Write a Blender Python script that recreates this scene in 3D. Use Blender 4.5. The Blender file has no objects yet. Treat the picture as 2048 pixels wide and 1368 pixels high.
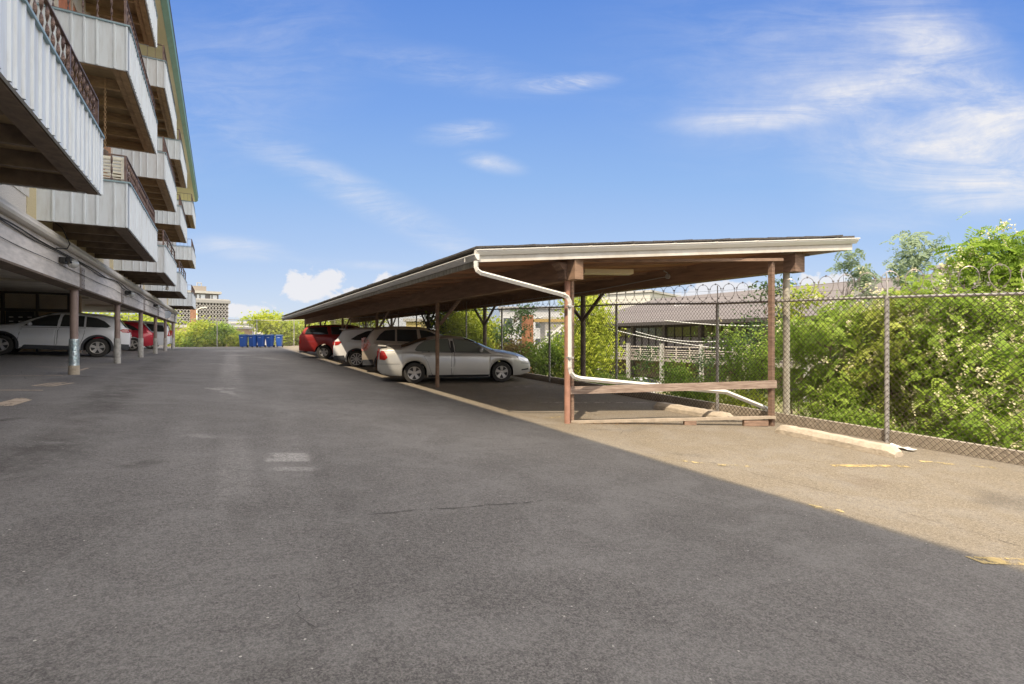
import bpy, math, random
import numpy as np
from mathutils import Vector, Matrix
R = math.radians
sc = bpy.context.scene
COL = sc.collection
random.seed(7)
# ------------------------------------------------------------------ camera
# world: x = across the lot (to the right), y = along the aisle, z = up; the camera stands at the origin
TH = R(29.78); CT, ST = math.cos(TH), math.sin(TH)
F, CX, HY = 1024.0, 1024.0, 677.0
cam = bpy.data.cameras.new("camera"); camo = bpy.data.objects.new("camera", cam); COL.objects.link(camo)
camo.location = (0, 0, 0); camo.rotation_euler = (R(90), 0, -TH)
cam.lens = 18.0; cam.sensor_width = 36.0; cam.shift_y = -7 / 2048; cam.clip_start = 0.05; cam.clip_end = 4000
sc.camera = camo
# ------------------------------------------------------------------ light
SUNV = Vector((0.489, 0.454, -1.0)).normalized()          # the way the sunlight travels
EL = math.asin(-SUNV.z)
sun = bpy.data.lights.new("sun", 'SUN'); sun.energy = 2.6; sun.angle = R(0.55); sun.color = (1.0, 0.86, 0.67)
suno = bpy.data.objects.new("sun", sun); COL.objects.link(suno)
suno.rotation_euler = SUNV.to_track_quat('-Z', 'Y').to_euler()
w = bpy.data.worlds.new("World"); sc.world = w; w.use_nodes = True
nt = w.node_tree; N = nt.nodes; Lk = nt.links
for n in list(N): N.remove(n)
def wn(t, **k):
    n = N.new(t)
    for a, b in k.items(): setattr(n, a, b)
    return n
def wm(op, a, b=None, c=None):
    n = wn('ShaderNodeMath', operation=op)
    for i, v in enumerate((a, b, c)):
        if v is None: continue
        if isinstance(v, (int, float)): n.inputs[i].default_value = v
        else: Lk.new(v, n.inputs[i])
    return n.outputs[0]
sky = wn('ShaderNodeTexSky', sky_type='NISHITA'); sky.sun_disc = False
sky.sun_elevation = EL
sky.sun_rotation = math.atan2(-SUNV.x, -SUNV.y)
sky.air_density = 1.0; sky.dust_density = 0.6; sky.ozone_density = 2.2; sky.altitude = 50
tc = wn('ShaderNodeTexCoord')
sep = wn('ShaderNodeSeparateXYZ'); Lk.new(tc.outputs['Generated'], sep.inputs[0])
dx, dy, dz = sep.outputs
# direction of the sky seen through azimuth/elevation axes that are fixed in the world
fw = wm('MAXIMUM', wm('ADD', wm('MULTIPLY', dx, ST), wm('MULTIPLY', dy, CT)), 0.05)
rt = wm('SUBTRACT', wm('MULTIPLY', dx, CT), wm('MULTIPLY', dy, ST))
az = wm('DIVIDE', rt, fw); elv = wm('DIVIDE', dz, fw)
cmb = wn('ShaderNodeCombineXYZ'); Lk.new(az, cmb.inputs[0]); Lk.new(elv, cmb.inputs[1])
def wnoise(scale, sx, sy, rot, detail=7, rough=0.6, dist=0.0, off=0.0):
    mp = wn('ShaderNodeMapping'); Lk.new(cmb.outputs[0], mp.inputs[0])
    mp.inputs['Rotation'].default_value = (0, 0, rot); mp.inputs['Scale'].default_value = (sx, sy, 1)
    mp.inputs['Location'].default_value = (off, off * .7, 0)
    n = wn('ShaderNodeTexNoise'); Lk.new(mp.outputs[0], n.inputs['Vector'])
    n.inputs['Scale'].default_value = scale; n.inputs['Detail'].default_value = detail
    n.inputs['Roughness'].default_value = rough; n.inputs['Distortion'].default_value = dist
    return n.outputs['Fac']
def sstep(v, a, b):
    n = wn('ShaderNodeMapRange', interpolation_type='SMOOTHSTEP'); Lk.new(v, n.inputs[0])
    n.inputs[1].default_value = a; n.inputs[2].default_value = b
    return n.outputs[0]
def blob(x, y, rx, ry, rot):
    cxp, cyp = (x - CX) / F, (HY - y) / F; rx /= F; ry /= F
    a = wm('SUBTRACT', az, cxp); b = wm('SUBTRACT', elv, cyp)
    c, s = math.cos(rot), math.sin(rot)
    p = wm('DIVIDE', wm('ADD', wm('MULTIPLY', a, c), wm('MULTIPLY', b, s)), rx)
    q = wm('DIVIDE', wm('SUBTRACT', wm('MULTIPLY', b, c), wm('MULTIPLY', a, s)), ry)
    d = wm('SQRT', wm('ADD', wm('MULTIPLY', p, p), wm('MULTIPLY', q, q)))
    return wm('SUBTRACT', 1.0, sstep(d, 0.0, 1.0))
wisp1 = wnoise(2.4, 1.0, 4.2, R(24), 12, .68, 1.1)
wisp2 = wnoise(4.6, 1.0, 4.5, R(-14), 12, .68, .9, 3.1)
puff = wnoise(21.0, 1.0, 1.3, 0, 10, .62, .3, 1.3)
cl = None
def addc(v):
    global cl
    cl = v if cl is None else wm('ADD', cl, v)
w1 = sstep(wisp1, .27, .80); w2 = sstep(wisp2, .27, .78)
for (x, y, rx, ry, ro, k) in ((1960, 290, 430, 190, R(8), 1.15), (1900, 120, 300, 130, R(-40), .85), (1480, 235, 210, 46, R(4), .62), (1700, 190, 240, 60, R(14), .8),
                              (1650, 140, 420, 200, R(20), .32), (2020, 375, 300, 60, R(4), .75), (1750, 448, 160, 30, 0, .25)):
    addc(wm('MULTIPLY', wm('MULTIPLY', blob(x, y, rx, ry, ro), wm('ADD', .16, wm('MULTIPLY', w1, 1.0))), k))
for (x, y, rx, ry, ro, k) in ((1140, 166, 130, 26, R(3), 1.0), (925, 266, 120, 34, R(5), .62), (985, 326, 90, 28, R(-12), .5),
                              (740, 400, 480, 52, R(-27), .42), (470, 150, 420, 260, R(30), .17), (1650, 120, 620, 330, 0, .15), (470, 496, 150, 34, R(-6), .55),
                              (900, 140, 300, 60, R(-10), .22), (720, 530, 240, 14, R(-4), .3)):
    addc(wm('MULTIPLY', wm('MULTIPLY', blob(x, y, rx, ry, ro), wm('ADD', .06, wm('MULTIPLY', w2, 1.25))), k))
cum = None
for (x, y, rx, ry, ro) in ((630, 572, 105, 62, 0), (596, 580, 60, 38, 0), (690, 600, 70, 46, 0), (768, 570, 44, 46, 0), (480, 620, 120, 26, 0), (900, 640, 240, 30, 0), (1440, 590, 180, 60, 0), (1650, 570, 110, 44, 0)):
    b = blob(x, y, rx, ry, ro); cum = b if cum is None else wm('MAXIMUM', cum, b)
cumm = wm('MULTIPLY', sstep(cum, .02, .2), sstep(wm('ADD', wm('MULTIPLY', cum, 1.15), wm('MULTIPLY', wm('SUBTRACT', puff, .5), 2.4)), .38, .72))
haze = wm('MULTIPLY', wm('SUBTRACT', 1.0, sstep(elv, -0.02, 0.42)), .42)
cl = wm('MULTIPLY', cl, wm('ADD', .8, wm('MULTIPLY', sstep(puff, .3, .7), .3)))
mask = wm('MINIMUM', wm('MAXIMUM', wm('MAXIMUM', cl, wm('MULTIPLY', cumm, .92)), 0.0), 1.0)
# clear-sky colour by height above the horizon, blended with the physical sky
rmp = wn('ShaderNodeValToRGB'); Lk.new(wm('MAXIMUM', elv, 0.0), rmp.inputs[0]); er = rmp.color_ramp
er.elements[0].position = 0.0; er.elements[0].color = (.274, .298, .352, 1); er.elements[1].position = .66; er.elements[1].color = (.052, .122, .325, 1)
for p_, c_ in ((.07, (.238, .276, .356)), (.18, (.172, .237, .362)), (.30, (.125, .208, .362)), (.45, (.085, .165, .355))):
    q_ = er.elements.new(p_); q_.color = (*c_, 1)
rs_ = wn('ShaderNodeVectorMath', operation='SCALE'); Lk.new(rmp.outputs[0], rs_.inputs[0]); rs_.inputs['Scale'].default_value = 10.0
mixh = wn('ShaderNodeMixRGB'); mixh.inputs[0].default_value = .88; Lk.new(sky.outputs[0], mixh.inputs[1]); Lk.new(rs_.outputs[0], mixh.inputs[2])
mixc = wn('ShaderNodeMixRGB'); Lk.new(mask, mixc.inputs[0]); Lk.new(mixh.outputs[0], mixc.inputs[1]); mixc.inputs[2].default_value = (3.75, 3.75, 3.9, 1)
# bright cloud deck added unseen overhead and behind the camera to fill shade
n3 = wn('ShaderNodeTexNoise'); Lk.new(tc.outputs['Generated'], n3.inputs['Vector']); n3.inputs['Scale'].default_value = 2.3; n3.inputs['Detail'].default_value = 6
high = wm('MULTIPLY', wm('MULTIPLY', sstep(elv, .85, 1.6), sstep(dz, 0.0, .12)), sstep(n3.outputs['Fac'], .30, .55))
mixd = wn('ShaderNodeMixRGB'); Lk.new(high, mixd.inputs[0]); Lk.new(mixc.outputs[0], mixd.inputs[1]); mixd.inputs[2].default_value = (12.6, 12.0, 11.3, 1)
bg = wn('ShaderNodeBackground'); bg.inputs[1].default_value = 0.10; Lk.new(mixd.outputs[0], bg.inputs[0])
out = wn('ShaderNodeOutputWorld'); Lk.new(bg.outputs[0], out.inputs[0])
sc.view_settings.view_transform = 'Standard'; sc.view_settings.look = 'None'
sc.view_settings.exposure = 1.2; sc.view_settings.gamma = 1.0
sc.cycles.max_bounces = 8; sc.cycles.diffuse_bounces = 7; sc.cycles.glossy_bounces = 3; sc.cycles.transparent_max_bounces = 6
sc.cycles.sample_clamp_indirect = 6
# ------------------------------------------------------------------ projection helpers (photo pixel + true distance -> place)
def px(x, y, Z):
    X = (x - CX) / F * Z
    return Vector((X * CT + Z * ST, Z * CT - X * ST, (HY - y) / F * Z))
def pv(x, y, V):
    return px(x, y, V / ((x - CX) / F * CT + ST))
def clampf(x, a, b): return max(a, min(b, x))
def gz(v, u):
    u = clampf(u, -14, 49.5)
    hl = -.80 + .0022 * (u - 14.7); hr = -1.67 + .0195 * u
    if v < -2.8: return hl + .05 * clampf(-2.8 - v, 0, 6)
    if v < 5.4: return hl + (hr - hl) * (v + 2.8) / 8.2
    return hr + (-.05 + .005 * u) * clampf((v - 5.4) / 3.65, 0, 1.1)
def pg(x, y):
    Z = 1.4 * F / max(4, y - HY)
    for _ in range(40):
        p = px(x, y, Z); h = gz(p.x, p.y); Z = Z * .5 + .5 * (-h * F / (y - HY))
    p = px(x, y, Z); return Vector((p.x, p.y, gz(p.x, p.y)))
# ------------------------------------------------------------------ materials
MATS = {}
def mat(name, col, rough=.7, metal=0.0, var=.12, scale=3.0, bump=0.0, bscale=40.0, coat=0.0, col2=None, stretch=(1, 1, 1), lo=.35, hi=.65, spec=.5, emit=None):
    if name in MATS: return MATS[name]
    m = bpy.data.materials.new(name); m.use_nodes = True; t = m.node_tree; n = t.nodes; l = t.links
    b = n['Principled BSDF']; b.inputs['Roughness'].default_value = rough; b.inputs['Metallic'].default_value = metal
    b.inputs['Specular IOR Level'].default_value = spec
    if coat: b.inputs['Coat Weight'].default_value = coat; b.inputs['Coat Roughness'].default_value = .05
    c = (*col, 1)
    c2 = (*(col2 if col2 else [x * (1 - var) for x in col]), 1)
    tcn = n.new('ShaderNodeTexCoord'); mp = n.new('ShaderNodeMapping'); l.new(tcn.outputs['Object'], mp.inputs[0]); mp.inputs['Scale'].default_value = stretch
    no = n.new('ShaderNodeTexNoise'); no.inputs['Scale'].default_value = scale; no.inputs['Detail'].default_value = 6; no.inputs['Roughness'].default_value = .65
    l.new(mp.outputs[0], no.inputs['Vector'])
    mr = n.new('ShaderNodeMapRange'); l.new(no.outputs['Fac'], mr.inputs[0]); mr.inputs[1].default_value = lo; mr.inputs[2].default_value = hi
    mx = n.new('ShaderNodeMixRGB'); l.new(mr.outputs[0], mx.inputs[0]); mx.inputs[1].default_value = c; mx.inputs[2].default_value = c2
    l.new(mx.outputs[0], b.inputs['Base Color'])
    if bump:
        nb = n.new('ShaderNodeTexNoise'); nb.inputs['Scale'].default_value = bscale; nb.inputs['Detail'].default_value = 4; l.new(mp.outputs[0], nb.inputs['Vector'])
        bp = n.new('ShaderNodeBump'); bp.inputs['Strength'].default_value = bump; bp.inputs['Distance'].default_value = .02; l.new(nb.outputs['Fac'], bp.inputs['Height']); l.new(bp.outputs[0], b.inputs['Normal'])
    if emit: b.inputs['Emission Color'].default_value = (*emit[0], 1); b.inputs['Emission Strength'].default_value = emit[1]
    MATS[name] = m; return m
def glassmat(name, col, rough=.04, alpha=1.0):
    if name in MATS: return MATS[name]
    m = mat(name, col, rough, 0, .05, spec=.8)
    if alpha < 1: m.node_tree.nodes['Principled BSDF'].inputs['Alpha'].default_value = alpha
    return m
def leafmat(name, c1, c2, trans=.45):
    if name in MATS: return MATS[name]
    m = bpy.data.materials.new(name); m.use_nodes = True; t = m.node_tree; n = t.nodes; l = t.links
    b = n['Principled BSDF']; b.inputs['Roughness'].default_value = .55; b.inputs['Specular IOR Level'].default_value = .25
    at = n.new('ShaderNodeAttribute'); at.attribute_name = 'tint'
    mx = n.new('ShaderNodeMixRGB'); l.new(at.outputs['Fac'], mx.inputs[0]); mx.inputs[1].default_value = (*c1, 1); mx.inputs[2].default_value = (*c2, 1)
    l.new(mx.outputs[0], b.inputs['Base Color'])
    tr = n.new('ShaderNodeBsdfTranslucent'); l.new(mx.outputs[0], tr.inputs[0])
    ms = n.new('ShaderNodeMixShader'); ms.inputs[0].default_value = trans
    l.new(b.outputs[0], ms.inputs[1]); l.new(tr.outputs[0], ms.inputs[2]); l.new(ms.outputs[0], n['Material Output'].inputs[0])
    MATS[name] = m; return m
ASPH_MARKS = ((520, 914, 618, 914, .42, 1, .95, .3), (530, 938, 640, 938, .18, 1, .6, .5), (445, 782, 478, 782, 1.7, 1, .8, .5), (448, 730, 466, 730, 2.4, 1, .7, .5), (452, 712, 500, 709, 1.2, 1, .6, .5), (520, 714, 560, 720, .9, 1, .55, .5), (455, 704, 470, 700, 2.5, 1, .5, .6),
    (362, 868, 440, 876, .22, 1, .35, .6), (488, 1040, 500, 1080, .2, 0, .5, .8), (476, 985, 486, 1050, .2, 0, .6, .5), (630, 938, 655, 955, .2, 0, .5, .8), (660, 965, 720, 1040, .3, 0, .25, .8), (230, 940, 330, 918, .22, 0, .6, .6), (500, 1310, 590, 1340, .3, 0, .35, .8),
    (-60, 1010, 160, 850, .8, 0, .85, .75), (140, 865, 250, 760, .8, 0, .85, .75), (240, 770, 340, 712, 1.0, 0, .8, .75), (457, 840, 463, 702, .75, 1, .5, .7), (474, 1100, 470, 860, .35, 1, .3, .7), (640, 1368, 560, 760, .5, 1, .13, .8), (300, 1368, 385, 790, .5, 1, .13, .8), (0, 838, 30, 842, .5, 0, .9, .6), (150, 752, 190, 754, .5, 0, .8, .6), (1330, 905, 1440, 915, .25, 0, .35, .7), (1900, 985, 2100, 1015, .9, 0, .45, .6), (1240, 868, 1300, 850, .3, 0, .3, .6), (930, 720, 1000, 850, .3, 0, .15, .5))
def asphalt():
    m = bpy.data.materials.new('asphalt'); m.use_nodes = True; t = m.node_tree; n = t.nodes; l = t.links
    b = n['Principled BSDF']; b.inputs['Roughness'].default_value = .88; b.inputs['Specular IOR Level'].default_value = .3
    tcn = n.new('ShaderNodeTexCoord'); P = tcn.outputs['Object']
    def noise(s, d=5, r=.6, sx=1, sy=1, dist=0):
        mp = n.new('ShaderNodeMapping'); l.new(P, mp.inputs[0]); mp.inputs['Scale'].default_value = (sx, sy, 1)
        q = n.new('ShaderNodeTexNoise'); l.new(mp.outputs[0], q.inputs['Vector']); q.inputs['Scale'].default_value = s; q.inputs['Detail'].default_value = d; q.inputs['Roughness'].default_value = r; q.inputs['Distortion'].default_value = dist
        return q.outputs['Fac']
    def mr(v, a, b_, c=0., d=1.):
        q = n.new('ShaderNodeMapRange'); q.interpolation_type = 'SMOOTHSTEP'; l.new(v, q.inputs[0])
        for i, x in enumerate((a, b_, c, d)): q.inputs[i + 1].default_value = x
        return q.outputs[0]
    def ma(op, a, b_):
        q = n.new('ShaderNodeMath'); q.operation = op
        for i, x in enumerate((a, b_)):
            if isinstance(x, (int, float)): q.inputs[i].default_value = x
            else: l.new(x, q.inputs[i])
        return q.outputs[0]
    def mix(f, a, c, bl='MIX'):
        q = n.new('ShaderNodeMixRGB'); q.blend_type = bl
        if isinstance(f, (int, float)): q.inputs[0].default_value = f
        else: l.new(f, q.inputs[0])
        for i, x in ((1, a), (2, c)):
            if isinstance(x, tuple): q.inputs[i].default_value = (*x, 1)
            else: l.new(x, q.inputs[i])
        return q.outputs[0]
    sp = n.new('ShaderNodeSeparateXYZ'); l.new(P, sp.inputs[0]); X, Y = sp.outputs[0], sp.outputs[1]
    base = mix(mr(noise(.35, 6, .65), .3, .7), (.150, .137, .125), (.188, .172, .158))
    # older, lighter bays beside the newer aisle; right bays' tan also paints in sunlight
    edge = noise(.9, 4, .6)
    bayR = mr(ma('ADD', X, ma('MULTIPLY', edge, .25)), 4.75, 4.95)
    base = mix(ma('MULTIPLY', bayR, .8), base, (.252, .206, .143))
    bayL = mr(ma('ADD', X, ma('MULTIPLY', edge, .9)), -2.1, -3.0)
    base = mix(ma('MULTIPLY', bayL, .55), base, (.36, .33, .29))
    # dark seam between bay and aisle on the left, running along the lot
    sm = ma('ABSOLUTE', ma('SUBTRACT', ma('ADD', X, ma('MULTIPLY', edge, .5)), -1.05), 0); sm = mr(sm, .0, .22, 1, 0)
    base = mix(ma('MULTIPLY', sm, ma('MULTIPLY', mr(noise(1.6, 4), .35, .6), .5)), base, (.12, .10, .088))
    # repeated pale scuffs down the middle of the aisle and dark oil stains in the bays
    sc1 = ma('SUBTRACT', 1, mr(ma('ABSOLUTE', ma('SUBTRACT', X, 1.15), 0), .1, .75))
    sc2 = mr(noise(.8, 5, .7, 1, .45, .6), .56, .74)
    base = mix(ma('MULTIPLY', ma('MULTIPLY', sc1, sc2), .5), base, (.33, .30, .275))
    oil = mr(noise(.55, 5, .6, 1, 1, .4), .62, .76)
    base = mix(ma('MULTIPLY', ma('MULTIPLY', oil, bayR), .5), base, (.125, .085, .06))
    oil2 = mr(noise(.9, 6, .7), .63, .8)
    base = mix(ma('MULTIPLY', oil2, .28), base, (.09, .08, .072))
    brk = mr(noise(3.2, 6, .7), .30, .52); brk2 = mr(noise(14, 4, .7), .25, .5)
    def mark(c1, c2, wd, col, st, soft=.5, stretchy=False):
        # a worn patch of real ground between two spots
        nonlocal base
        ax, ay = c2[0] - c1[0], c2[1] - c1[1]; L = math.hypot(ax, ay) or 1; ux, uy = ax / L, ay / L; cx_, cy_ = (c1[0] + c2[0]) / 2, (c1[1] + c2[1]) / 2
        p = ma('ADD', ma('MULTIPLY', ma('SUBTRACT', X, cx_), ux), ma('MULTIPLY', ma('SUBTRACT', Y, cy_), uy)); q = ma('SUBTRACT', ma('MULTIPLY', ma('SUBTRACT', Y, cy_), ux), ma('MULTIPLY', ma('SUBTRACT', X, cx_), uy))
        p = ma('ADD', p, ma('MULTIPLY', ma('SUBTRACT', edge, .5), wd)); f = ma('MULTIPLY', mr(ma('ABSOLUTE', p, 0), L / 2 * (1 - soft), L / 2 * 1.1, 1, 0), mr(ma('ABSOLUTE', q, 0), wd / 2 * (1 - soft), wd / 2 * 1.15, 1, 0))
        base = mix(ma('MULTIPLY', ma('MULTIPLY', f, ma('MULTIPLY', brk, brk2)), st), base, col)
    pale, dark = (.36, .335, .31), (.085, .075, .066)
    for (xa, ya, xb, yb, wd, c_, st, so) in ASPH_MARKS:
        mark(pg(xa, ya), pg(xb, yb), wd, pale if c_ else dark, st, so)
    # hairline cracks
    v = n.new('ShaderNodeTexVoronoi'); v.feature = 'DISTANCE_TO_EDGE'; v.inputs['Scale'].default_value = .17
    wob = n.new('ShaderNodeMixRGB'); wob.inputs[0].default_value = .06; l.new(P, wob.inputs[1])
    nn = n.new('ShaderNodeTexNoise'); nn.inputs['Scale'].default_value = 2.4; nn.inputs['Detail'].default_value = 6; l.new(P, nn.inputs['Vector']); l.new(nn.outputs['Color'], wob.inputs[2]); l.new(wob.outputs[0], v.inputs['Vector'])
    ck = mr(v.outputs['Distance'], .0, .0016, 1, 0)
    base = mix(ma('MULTIPLY', ck, ma('MULTIPLY', mr(noise(.5, 3), .5, .6), .6)), base, (.06, .052, .048))
    # aggregate speckle
    g1 = noise(115, 3, .7); g2 = noise(42, 3, .7)
    base = mix(1.0, base, mix(mr(g1, .36, .62), (.60, .60, .60), (1.18, 1.18, 1.18)), 'MULTIPLY')
    base = mix(.9, base, mix(mr(g2, .36, .60), (.70, .70, .70), (1.10, 1.10, 1.10)), 'MULTIPLY')
    pv_ = n.new('ShaderNodeTexVoronoi'); pv_.inputs['Scale'].default_value = 48; l.new(P, pv_.inputs['Vector'])
    pit = ma('MULTIPLY', mr(pv_.outputs['Distance'], .16, .34, 1, 0), mr(noise(30, 2), .47, .56)); base = mix(ma('MULTIPLY', pit, .62), base, (.055, .048, .042))
    big = mr(noise(1.3, 6, .75, 1, 1, .5), .42, .66); base = mix(ma('MULTIPLY', big, .22), base, (.30, .285, .265)); big2 = mr(noise(2.1, 6, .75, 1.3, .6, .7), .55, .75); base = mix(ma('MULTIPLY', big2, .25), base, (.10, .09, .08))
    vs = n.new('ShaderNodeTexVoronoi'); vs.inputs['Scale'].default_value = 22; l.new(P, vs.inputs['Vector'])
    stn = mr(vs.outputs['Distance'], .09, .13, 1, 0); pick = mr(noise(9, 2), .60, .62)
    base = mix(ma('MULTIPLY', stn, ma('MULTIPLY', pick, .9)), base, (.52, .48, .42))
    l.new(base, b.inputs['Base Color'])
    bp = n.new('ShaderNodeBump'); bp.inputs['Strength'].default_value = .55; bp.inputs['Distance'].default_value = .012; l.new(g1, bp.inputs['Height']); l.new(bp.outputs[0], b.inputs['Normal'])
    return m
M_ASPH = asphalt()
def striped(name, c1, c2, freq, axis, rough=.75, gap=.06, var=.35, dvec=None):
    """planks / ribs / shingle courses: lines across one axis plus noise"""
    if name in MATS: return MATS[name]
    m = bpy.data.materials.new(name); m.use_nodes = True; t = m.node_tree; n = t.nodes; l = t.links
    b = n['Principled BSDF']; b.inputs['Roughness'].default_value = rough; b.inputs['Specular IOR Level'].default_value = .3
    tcn = n.new('ShaderNodeTexCoord'); d = n.new('ShaderNodeVectorMath'); d.operation = 'DOT_PRODUCT'; l.new(tcn.outputs['Object'], d.inputs[0])
    d.inputs[1].default_value = dvec if dvec else [(freq if i == axis else 0) for i in range(3)]
    fr = n.new('ShaderNodeMath'); fr.operation = 'FRACT'; l.new(d.outputs['Value'], fr.inputs[0])
    fl = n.new('ShaderNodeMath'); fl.operation = 'FLOOR'; l.new(d.outputs['Value'], fl.inputs[0])
    wnz = n.new('ShaderNodeTexWhiteNoise'); wnz.noise_dimensions = '1D'; l.new(fl.outputs[0], wnz.inputs['W'])
    no = n.new('ShaderNodeTexNoise'); no.inputs['Scale'].default_value = 4; no.inputs['Detail'].default_value = 6; l.new(tcn.outputs['Object'], no.inputs['Vector'])
    ad = n.new('ShaderNodeMath'); ad.operation = 'MULTIPLY_ADD'; l.new(wnz.outputs['Value'], ad.inputs[0]); ad.inputs[1].default_value = .6
    sb = n.new('ShaderNodeMath'); sb.operation = 'SUBTRACT'; l.new(no.outputs['Fac'], sb.inputs[0]); sb.inputs[1].default_value = .25; l.new(sb.outputs[0], ad.inputs[2])
    mx = n.new('ShaderNodeMixRGB'); l.new(ad.outputs[0], mx.inputs[0]); mx.inputs[1].default_value = (*c1, 1); mx.inputs[2].default_value = (*c2, 1)
    lt = n.new('ShaderNodeMath'); lt.operation = 'LESS_THAN'; l.new(fr.outputs[0], lt.inputs[0]); lt.inputs[1].default_value = gap
    mk = n.new('ShaderNodeMixRGB'); l.new(lt.outputs[0], mk.inputs[0]); l.new(mx.outputs[0], mk.inputs[1]); mk.inputs[2].default_value = (*[x * (1 - var) * .5 for x in c1], 1)
    l.new(mk.outputs[0], b.inputs['Base Color'])
    bp = n.new('ShaderNodeBump'); bp.inputs['Strength'].default_value = .4; bp.inputs['Distance'].default_value = .01; l.new(fr.outputs[0], bp.inputs['Height']); l.new(bp.outputs[0], b.inputs['Normal'])
    MATS[name] = m; return m
M_STUCCO = mat('grey_stucco', (.66, .62, .56), .9, var=.25, scale=60, bump=.6, bscale=60)
M_STUCY = mat('bounce_tint_stucco', (.66, .56, .34), .9, var=.3, scale=50, bump=.6, bscale=60)
M_SIDING = mat('painted_metal_siding', (.62, .66, .69), .45, scale=5, stretch=(2.2, 2.2, .35), spec=.4, col2=(.50, .51, .51), lo=.45, hi=.78)
M_TRIMB = mat('blue_trim', (.26, .36, .40), .5)
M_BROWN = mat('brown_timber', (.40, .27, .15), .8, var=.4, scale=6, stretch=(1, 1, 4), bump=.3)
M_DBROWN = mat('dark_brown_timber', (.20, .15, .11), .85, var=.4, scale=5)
M_DECKU = mat('deck_underside', (.34, .25, .14), .9, var=.45, scale=3)
M_RAIL = mat('rail_iron', (.095, .06, .058), .55, metal=.3, var=.5, scale=8, col2=(.22, .15, .12))
M_CREAM = mat('cream_soffit', (.90, .85, .60), .8, var=.06)
M_GREEN = mat('green_fascia', (.14, .29, .22), .5, var=.2, scale=2)
M_GUTT = mat('weathered_gutter', (.66, .61, .53), .5, var=.25, scale=3, stretch=(1, .3, 1))
M_BEAMP = mat('painted_beam', (.72, .66, .60), .8, var=.25, scale=4, bump=.3, stretch=(1, .6, 3))
M_POSTB = mat('mauve_post_paint', (.30, .22, .19), .55, var=.25, scale=6)
M_CONC = mat('concrete', (.52, .44, .34), .9, var=.3, scale=7, bump=.6, bscale=30)
M_CONCG = mat('grey_sleeve', (.50, .48, .44), .8, var=.4, scale=9)
M_FOIL = mat('silver_tape', (.70, .76, .78), .3, metal=.7, var=.6, scale=22, col2=(.35, .48, .52), bump=.8, bscale=18)
M_WHITE = mat('white_paint', (.74, .72, .67), .4, var=.08, scale=2)
M_WHITEG = mat('white_gutter', (.62, .60, .55), .45, var=.2, scale=3, col2=(.50, .46, .40))
M_SHING = mat('roof_shingle', (.10, .09, .085), .95, var=.4, scale=30, bump=.7)
M_REDPOST = mat('red_oxide_post', (.44, .23, .16), .6, var=.3, scale=6)
M_OFFW = mat('cream_post_paint', (.50, .46, .37), .6, var=.3, scale=6, stretch=(1, 1, .3))
M_WOOD = mat('weathered_timber', (.36, .235, .165), .8, var=.5, scale=5, stretch=(1, 1, 9), bump=.5)
M_WOODR = mat('reddish_timber', (.27, .17, .12), .8, var=.5, scale=5, stretch=(1, 1, 6), bump=.4)
M_BEAMW = mat('carport_beam', (.32, .20, .13), .85, var=.4, scale=3, stretch=(1, .4, 4), bump=.3)
M_DECKW = striped('carport_decking', (.26, .125, .065), (.46, .24, .13), 0, 0, dvec=(3.2, 7.0, 0), gap=.05)
M_GALV = mat('galvanised_steel', (.50, .47, .44), .5, metal=.35, var=.35, scale=14)
M_WIRE = mat('fence_wire', (.12, .09, .075), .6, metal=.4, var=.45, scale=6)
M_RAZOR = mat('razor_wire_steel', (.42, .36, .33), .4, metal=.7, var=.4, scale=8)
M_BLACK = mat('black_rubber', (.025, .024, .023), .6)
M_DARK = mat('dark_void', (.02, .02, .02), .9)
M_FOLDG = mat('dry_grass', (.20, .17, .08), 1.0, var=.5, scale=.6, col2=(.09, .12, .03), bump=.5, bscale=8)
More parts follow.
